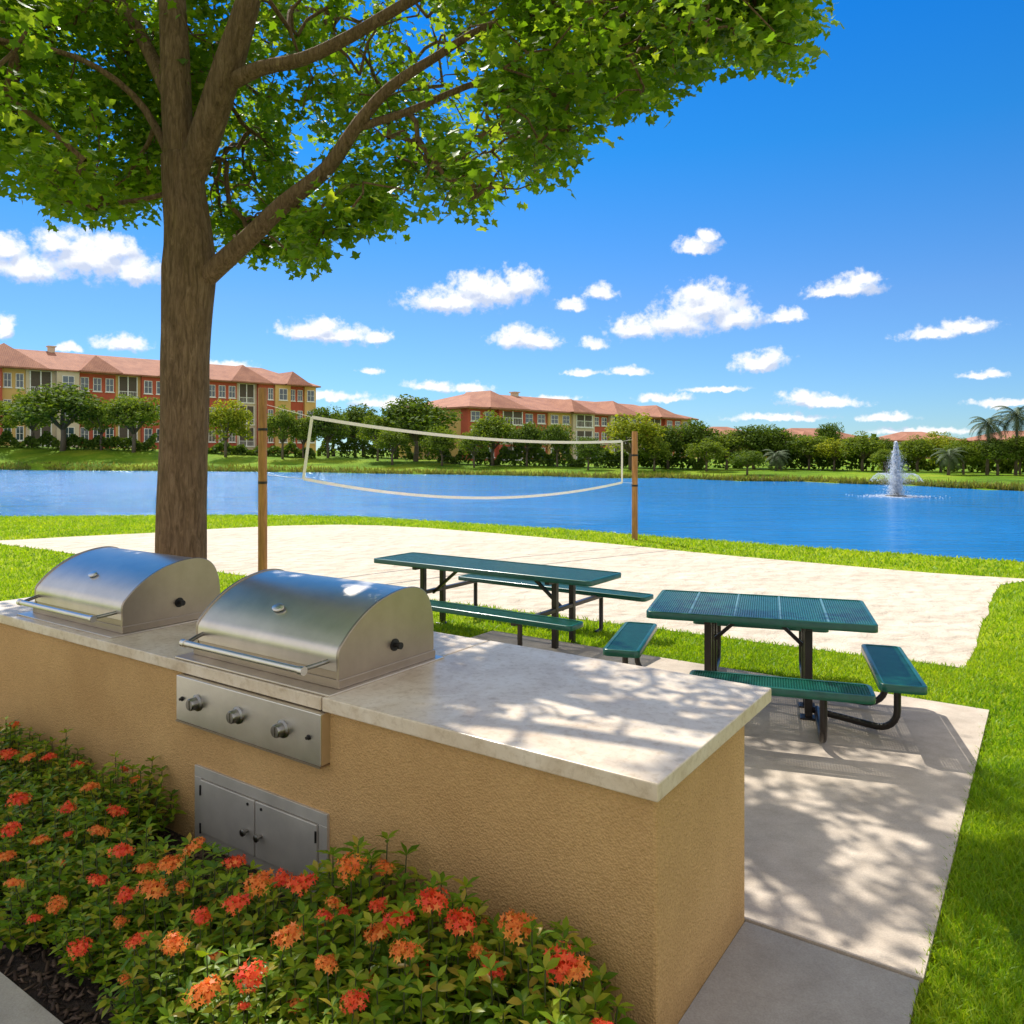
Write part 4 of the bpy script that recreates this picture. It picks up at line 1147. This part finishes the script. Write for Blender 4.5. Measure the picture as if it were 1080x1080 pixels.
T = [ # px, top, width, distance behind shore, kind, label
 (-22,418,70,12,'mid','broad green tree cut off by the left edge of the picture'),
 (66,404,84,11,'dark','widest spreading tree in front of the left apartment building'),
 (34,414,44,13,'mid','olive green tree left of the widest spreading tree before the left building'),
 (107,424,40,12,'mid','small tree right of the widest spreading tree before the left building'),
 (141,416,58,11,'mid','rounded tree directly left of the big foreground trunk'),
 (238,426,46,10,'bright','bright yellow green tree just right of the foreground trunk'),
 (298,432,36,10,'mid','small tree at the right end of the left building, beside the tall post'),
 (320,440,30,12,'mid','low tree behind the upper left corner of the net'),
 (346,430,44,14,'dark','dark tree just right of the left building, seen through the net'),
 (375,427,50,22,'dark','dark tree between the two tall apartment buildings, left one of the pair'),
 (398,438,36,12,'mid','smaller green tree left of the tallest far tree'),
 (438,417,74,14,'dark','tallest dark round tree left of the central apartment building'),
 (352,440,62,34,'mid','broad rear tree at the left of the gap between the two tall buildings'),
 (384,438,60,37,'dark','broad dark rear tree amid the gap between the two tall buildings'),
 (418,440,64,35,'mid','broad rear tree directly behind the tallest dark round far tree'),
 (452,446,44,33,'mid','tree top showing between the tallest dark round tree and the central building'),
 (414,452,36,8,'mid','low bushy tree in front of the tallest far tree'),
 (466,452,34,9,'mid','low tree at the left corner of the central building'),
 (520,438,52,12,'mid','round green tree in front of the central building, leftmost of those covering it'),
 (556,446,36,12,'dark','dark small tree before the middle of the central building'),
 (588,448,34,12,'dark','narrow dark tree right of the middle of the central building'),
 (500,456,30,8,'mid','low tree at the foot of the central building, left side'),
 (620,462,30,8,'dark','short dark tree at the foot of the central building, right side'),
 (665,440,58,9,'bright','feathery yellow green tree behind the shorter net post'),
 (705,450,46,12,'dark','dark tree directly right of the shorter net post'),
 (736,443,42,14,'dark','dark tree at the right end of the central building'),
 (690,462,30,8,'mid','low green tree under the feathery yellow green one'),
 (766,458,40,16,'mid','pale green tree right of the central building'),
 (795,452,48,18,'dark','dark tree left one of the pair before the low tiled roofs'),
 (822,454,48,18,'dark','dark tree right one of the pair before the low tiled roofs'),
 (788,480,34,7,'dark','round dark bush shaped tree close to the water edge'),
 (853,462,40,17,'mid','mid green tree left of the fountain, farthest of three'),
 (880,466,36,17,'bright','light green tree left of the fountain, middle of three'),
 (910,462,42,17,'mid','green tree nearest to the left side of the fountain'),
 (875,450,26,50,'dark','dark tree top rising behind the low tiled roofs'),
 (932,466,30,20,'dark','dark tree directly behind the fountain jet'),
 (968,466,40,18,'mid','green tree directly right of the fountain'),
 (992,462,36,20,'bright','light green tree left of the two palms'),
 (1016,468,34,16,'mid','small green tree at the foot of the left palm'),
 (1052,466,40,17,'dark','dark tree between the two palms'),
 (1076,462,36,19,'mid','green tree at the right edge of the picture behind the right palm'),
 (1110,460,60,18,'mid','green tree just beyond the right edge'),
 (745,466,36,10,'mid','light tree at the water side of the central building right end'),
 (935,478,30,14,'mid','low green tree hidden partly by the fountain spray'),
]
for (px, tp, w, d, kd, lb) in T: far_tree(px, tp-(3 if px < 780 else 6), w*1.22, SP(px, d), kd, lb)

# hedges
def hedge(px0, px1, d, h, label, m=FT[0]):
    P = []; D = []; r = np.random.RandomState(int(abs(px0))+3)
    mid = (px0+px1)/2; Ym = SP(mid, d); o0 = Vector(((mid-540)/F*Ym, Ym, farz(mid, Ym)))
    n = int(abs(px1-px0)*24)
    for _ in range(n):
        px = r.uniform(px0, px1); Y = SP(px, d)+r.uniform(-.9, .9); zz = farz(px, Y)
        P.append(((px-540)/F*Y-o0.x, Y-o0.y, zz-o0.z+r.uniform(0, 1)**.6*h*max(.15, .75+.9*mnoise.noise(Vector((px*.07, 0, 0)))))); D.append(r.normal(size=3)+np.array([0,-.3,.5]))
    P = np.array(P); D = np.array(D)
    tv = np.array([(-.5,0,0),(0,-.32,.06),(.5,0,0),(0,.32,.06)]); tf = np.array([(0,1,2,3)])
    V1, F1 = scatter(tv, tf, P, frames(D, r.uniform(0, 6, n)), r.uniform(.25, .6, n))
    o = npmesh('hedge', V1, F1, 4, m); o.location = o0
    tag(o, label, 'hedge', 'clipped hedges on the far bank')
hedge(-60, 165, 12.5, 2.0, 'dark clipped hedge along the foot of the left apartment building')
hedge(218, 332, 13, 1.4, 'hedge at the foot of the left building between trunk and net')
hedge(335, 470, 19, 3.4, 'dark hedge filling the gap between the two tall apartment buildings')
hedge(462, 745, 13, 2.4, 'long low hedge along the foot of the central apartment building', FT[0])
hedge(745, 925, 20, 3.0, 'tall hedge below the low tiled roofs left of the fountain', FT[0])
hedge(925, 1130, 22, 2.6, 'tall hedge behind the palms right of the fountain', FT[1])

# palms
def palm(px, ptop, Y, label, nf=30, seed=1, L0=1.9):
    r = random.Random(seed); z0 = farz(px, Y); p = dp(px, ptop, Y); H = p.z - z0 - .5
    o = empty('palm_tree', (p.x, Y, z0), 0, label, 'palm tree', 'palm trees by the lake')
    b = MB(); b.tube([(0,0,-.2),(.05,0,H*.3),(.12,0,H*.65),(.1,0,H)], [.15, .11, .10, .09], 10); b.build('trunk', M_fartrunk, o, smooth=180)
    vs = MB()
    for i in range(nf):
        a = i*2.4; el0 = 1.25 - 1.7*(i/nf); Lf = L0*r.uniform(.85, 1.1)
        d = Vector((math.cos(a), math.sin(a), 0)); side = Vector((-math.sin(a), math.cos(a), 0)); pt = Vector((.1, 0, H)); ang_ = el0
        n_ = 9; prev_ = pt
        for k in range(n_):
            stp = Lf/n_; pt = prev_ + (d*math.cos(ang_) + Vector((0,0,1))*math.sin(ang_))*stp; ang_ -= .20
            wl = .5*math.sin(PI*(k+1)/(n_+1.2))*L0/2.3
            for sg in (-1, 1):
                for h_ in (0, .5):
                    q = prev_.lerp(pt, h_); e = q + side*sg*wl + (pt-prev_)*1.2 - Vector((0, 0, wl*.45))
                    vs.add([q, q+(pt-prev_)*.42, e], [(0,1,2)])
            prev_ = pt
    vs.build('fronds', M_frond, o)
palm(1041, 441, SP(1041, 17), 'left one of the two slender palms rising above the trees on the right', seed=4)
palm(1071, 432, SP(1071, 18), 'right and taller one of the two slender palms at the picture edge', seed=5, L0=2.1)
palm(818, 476, SP(818, 13), 'short palm with drooping fronds near the low tiled roofs', seed=8, L0=1.6)
palm(1000, 474, SP(1000, 14), 'short palm between the fountain and the two slender palms', seed=9, L0=1.6)

# shoreline grasses
P = []; D = []
for _ in range(9000):
    px = rs.uniform(-80, 1160); Y = shoreY(px)+rs.uniform(-.2, 2.0)*rs.rand(); z = max(-.42, farz(px, Y))
    P.append(((px-540)/F*Y, Y, z)); D.append((rs.normal()*.5, rs.normal()*.5-.2, 1))
tv = np.array([(-.12,0,0),(.12,0,0),(0,.05,1.0)]); tf = np.array([(0,1,2)])
P = np.array(P); D = np.array(D)
V1, F1 = scatter(tv, tf, P, frames(D, rs.uniform(0, 6, len(P))), rs.uniform(.25, .6, len(P)))
tag(npmesh('shore_grass', V1, F1, 3, M_reed), 'fringe of rough grass along the far waterline', 'grass', kind='stuff')

# ------------------------------------------------------------------ buildings
def building(p0, p1, z0, depth, storeys, fh, bays, label, rise=4.0, gables=(), name='apartment_building', lastroof=None, simple_=False, cupola=None):
    a = Vector((p0[0], p0[1], 0)); c = Vector((p1[0], p1[1], 0)); Ln = (c-a).length; rz = math.atan2(c.y-a.y, c.x-a.x)
    o = empty(name, (a.x, a.y, z0), rz, label, 'building', 'tiled-roof buildings across the lake')
    He = storeys*fh
    tot = sum(bw for bw, *_ in bays); x = 0
    wall = {}; mats_ = {'y': M_wall_y, 'r': M_wall_r, 'c': M_wall_c}
    core = MB(); core.box((.05, 1.2, -3), (Ln-.05, depth, He)); core.build('wall', M_wall_y, o)
    for bw, colr, proj_, kind in bays:
        w = bw/tot*Ln; yb = -proj_
        m = MB(); 
        m.box((x+.002, yb, -3), (x+w-.002, 1.25, He - (.0 if proj_ <= 0 else .0)))
        fac = m.build('facade_bay', mats_[colr], o)
        if proj_ > .2 or True:
            for nm_, za, zb_, pj in (('cornice', He-.28, He, .12), ('string_course', fh-.12, fh+.12, .08)):
                band = MB(); band.box((x, yb-pj, za), (x+w, yb-.001, zb_)); band.build(nm_, M_wall_c, fac)
        for s in range(storeys):
            zc = s*fh
            if kind == 'bal':       # balcony: flat dark panel painted as the shade of an opening, with rail
                m = MB(); m.box((x+w*.14, yb-.03, zc+.35), (x+w*.86, yb-.004, zc+fh-.45)); m.build('balcony_shade_panel', M_recess_shade, fac)
                m = MB()
                for xx in (x+w*.14, x+w*.5, x+w*.86): m.box((xx-.09, yb-.12, zc+.2), (xx+.09, yb-.031, zc+fh-.4))
                m.box((x+w*.14, yb-.14, zc+1.25), (x+w*.86, yb-.06, zc+1.35)); m.box((x+w*.1, yb-.2, zc+.08), (x+w*.9, yb-.031, zc+.32))
                k_ = 12
                for q in range(k_): xx = x+w*(.16+.68*q/(k_-1)); m.box((xx-.02, yb-.11, zc+.32), (xx+.02, yb-.07, zc+1.25))
                m.build('balcony', M_frame, fac)
            else:
                nw = kind; ww = min(1.9, w/nw*.66); wh = fh*.54
                for q in range(nw):
                    xc = x + w*(q+.5)/nw; zb = zc+fh*.24
                    m = MB(); t_ = .10
                    m.box((xc-ww/2, yb-.10, zb), (xc-ww/2+t_, yb-.003, zb+wh)); m.box((xc+ww/2-t_, yb-.10, zb), (xc+ww/2, yb-.003, zb+wh))
                    m.box((xc-ww/2+t_, yb-.10, zb), (xc+ww/2-t_, yb-.003, zb+t_)); m.box((xc-ww/2+t_, yb-.10, zb+wh-t_), (xc+ww/2-t_, yb-.003, zb+wh))
                    m.box((xc-.04, yb-.09, zb+t_), (xc+.04, yb-.004, zb+wh-t_)); m.box((xc-ww/2+t_, yb-.08, zb+wh*.5-.03), (xc-.04, yb-.005, zb+wh*.5+.03)); m.box((xc+.04, yb-.08, zb+wh*.5-.03), (xc+ww/2-t_, yb-.005, zb+wh*.5+.03))
                    m.box((xc-ww/2-.12, yb-.20, zb-.16), (xc+ww/2+.12, yb-.004, zb-.001))
                    fr = m.build('window', M_frame, fac)
                    m = MB(); m.box((xc-ww/2+t_, yb-.05, zb+t_), (xc+ww/2-t_, yb-.02, zb+wh-t_)); m.build('pane', M_glass, fr)
        x += w
    # hip roof
    ov = .9; rdg = rise
    m = MB(); xa, xb, ya, yb_ = -ov, Ln+ov, -ov-.6, depth+ov; ym = (ya+yb_)/2; hip = (yb_-ya)/2
    m.add([(xa,ya,He),(xb,ya,He),(xb,yb_,He),(xa,yb_,He),(xa+hip,ym,He+rdg),(xb-hip,ym,He+rdg),(xa,ya,He-.25),(xb,ya,He-.25),(xb,yb_,He-.25),(xa,yb_,He-.25)],
          [(0,1,5,4),(1,2,5),(2,3,4,5),(3,0,4),(0,6,7,1),(1,7,8,2),(2,8,9,3),(3,9,6,0),(9,8,7,6)])
    # cross hips standing over projecting bays
    rf = m.build('roof', M_roof, o)
    for gx, gw, gh, pr in gables:
        m = MB(); cx = gx*Ln; y0 = -ov-pr; yy = ym; tip = y0 + gw*.5
        m.add([(cx-gw/2,y0,He+.01),(cx+gw/2,y0,He+.01),(cx+gw/2,yy,He+.01),(cx-gw/2,yy,He+.01),(cx,tip,He+gh),(cx,yy,He+gh),(cx-gw/2,y0,He-.24),(cx+gw/2,y0,He-.24)],
              [(0,1,4),(1,2,5,4),(3,0,4,5),(0,6,7,1)])
        m.build('hip_dormer', M_roof, rf)
    if cupola:
        for gx, ch in cupola:
            m = MB(); m.box((gx*Ln-.5, ym-.5, He+rdg-.6), (gx*Ln+.5, ym+.5, He+rdg+ch)); m.box((gx*Ln-.7, ym-.7, He+rdg+ch), (gx*Ln+.7, ym+.7, He+rdg+ch+.18)); m.build('chimney', M_wall_c, rf)
    return o
# left building
YA = 124.0; YB = 172.0
pa = ((-75-540)/F*YA, YA); pb = ((331-540)/F*YB, YB)
z0 = dp(0, 470, 124).z
z0 = 2.6
fhL = 4.45
bays = [(6,'y',.2,2),(5,'r',.8,2),(4,'y',0,2),(5,'c',.2,'bal'),(4,'c',1.2,1),(7,'r',.4,3),(5,'y',.1,'bal'),(5,'r',.8,2),(5,'c',.1,'bal'),(4,'y',.8,1),(7,'r',.3,3),(5,'c',0,'bal'),(4,'r',.8,2),(4,'y',1.2,1),(4,'r',.3,2),(3,'y',.9,1)]
building(pa, pb, z0, 16, 3, fhL, bays, 'long red and yellow apartment building with clay tile roof, behind the foreground tree trunk', rise=4.0,
         gables=((.16,11,4.4,.8),(.36,7,3.2,1.6),(.58,10,4.2,.9),(.78,9,3.8,.9),(.93,6,3.0,1.6)), cupola=((.28,.8),(.68,.8)))
# central building
YA = 118.0; YB = 165.0
pa = ((492-540)/F*YA, YA); pb = ((728-540)/F*YB, YB)
bays = [(5,'r',.3,2),(5,'r',.9,'bal'),(5,'r',.2,2),(5,'y',.5,2),(5,'c',.9,'bal'),(4,'r',.2,2),(5,'c',.9,'bal'),(5,'y',.4,2),(5,'r',.2,'bal'),(5,'r',.8,2),(4,'y',.3,1)]
building(pa, pb, .3, 17, 3, 2.75, bays, 'central red apartment building with clay tile roof, seen above the sagging net', rise=3.0,
         gables=((.12,9,3.0,1.0),(.40,6,2.4,1.4),(.62,8,2.8,1.0),(.85,8,2.6,1.0)), cupola=((.3,.5),))
YA = 165.0
building(((470-540)/F*YA, YA), ((505-540)/F*YA, YA+3), .3, 10, 3, 3.1, [(4,'r',.2,2),(3,'y',.3,1)], 'narrow wing with tiled roof standing behind the left end of the central building', rise=2.4, name='apartment_wing')
building(((738-540)/F*182, 182.), ((805-540)/F*186, 186.), .1, 12, 2, 2.5, [(4,'c',.2,2),(4,'y',.2,2),(4,'c',.2,2)], 'low tiled-roof building immediately right of the central apartment building', rise=2.6, name='low_building')
building(((826-540)/F*185, 185.), ((912-540)/F*192, 192.), .0, 14, 2, 2.4, [(4,'c',.2,2),(4,'y',.2,2),(4,'c',.3,2),(4,'y',.2,2)], 'low tiled-roof building behind trees left of the fountain', rise=2.7, gables=((.3,6,1.8,.5),(.75,6,1.8,.5)), name='low_building')
building(((922-540)/F*190, 190.), ((1015-540)/F*185, 185.), .0, 14, 2, 2.2, [(4,'y',.2,2),(4,'c',.2,2),(4,'y',.3,2),(4,'c',.2,2)], 'low tiled-roof building behind the trees right of the fountain', rise=2.2, gables=((.4,6,1.5,.5),), name='low_building')
building(((1030-540)/F*180, 180.), ((1130-540)/F*175, 175.), .0, 14, 2, 2.2, [(4,'c',.2,2),(4,'y',.2,2),(4,'c',.3,2)], 'low tiled-roof building behind the two slender palms', rise=2.2, name='low_building')
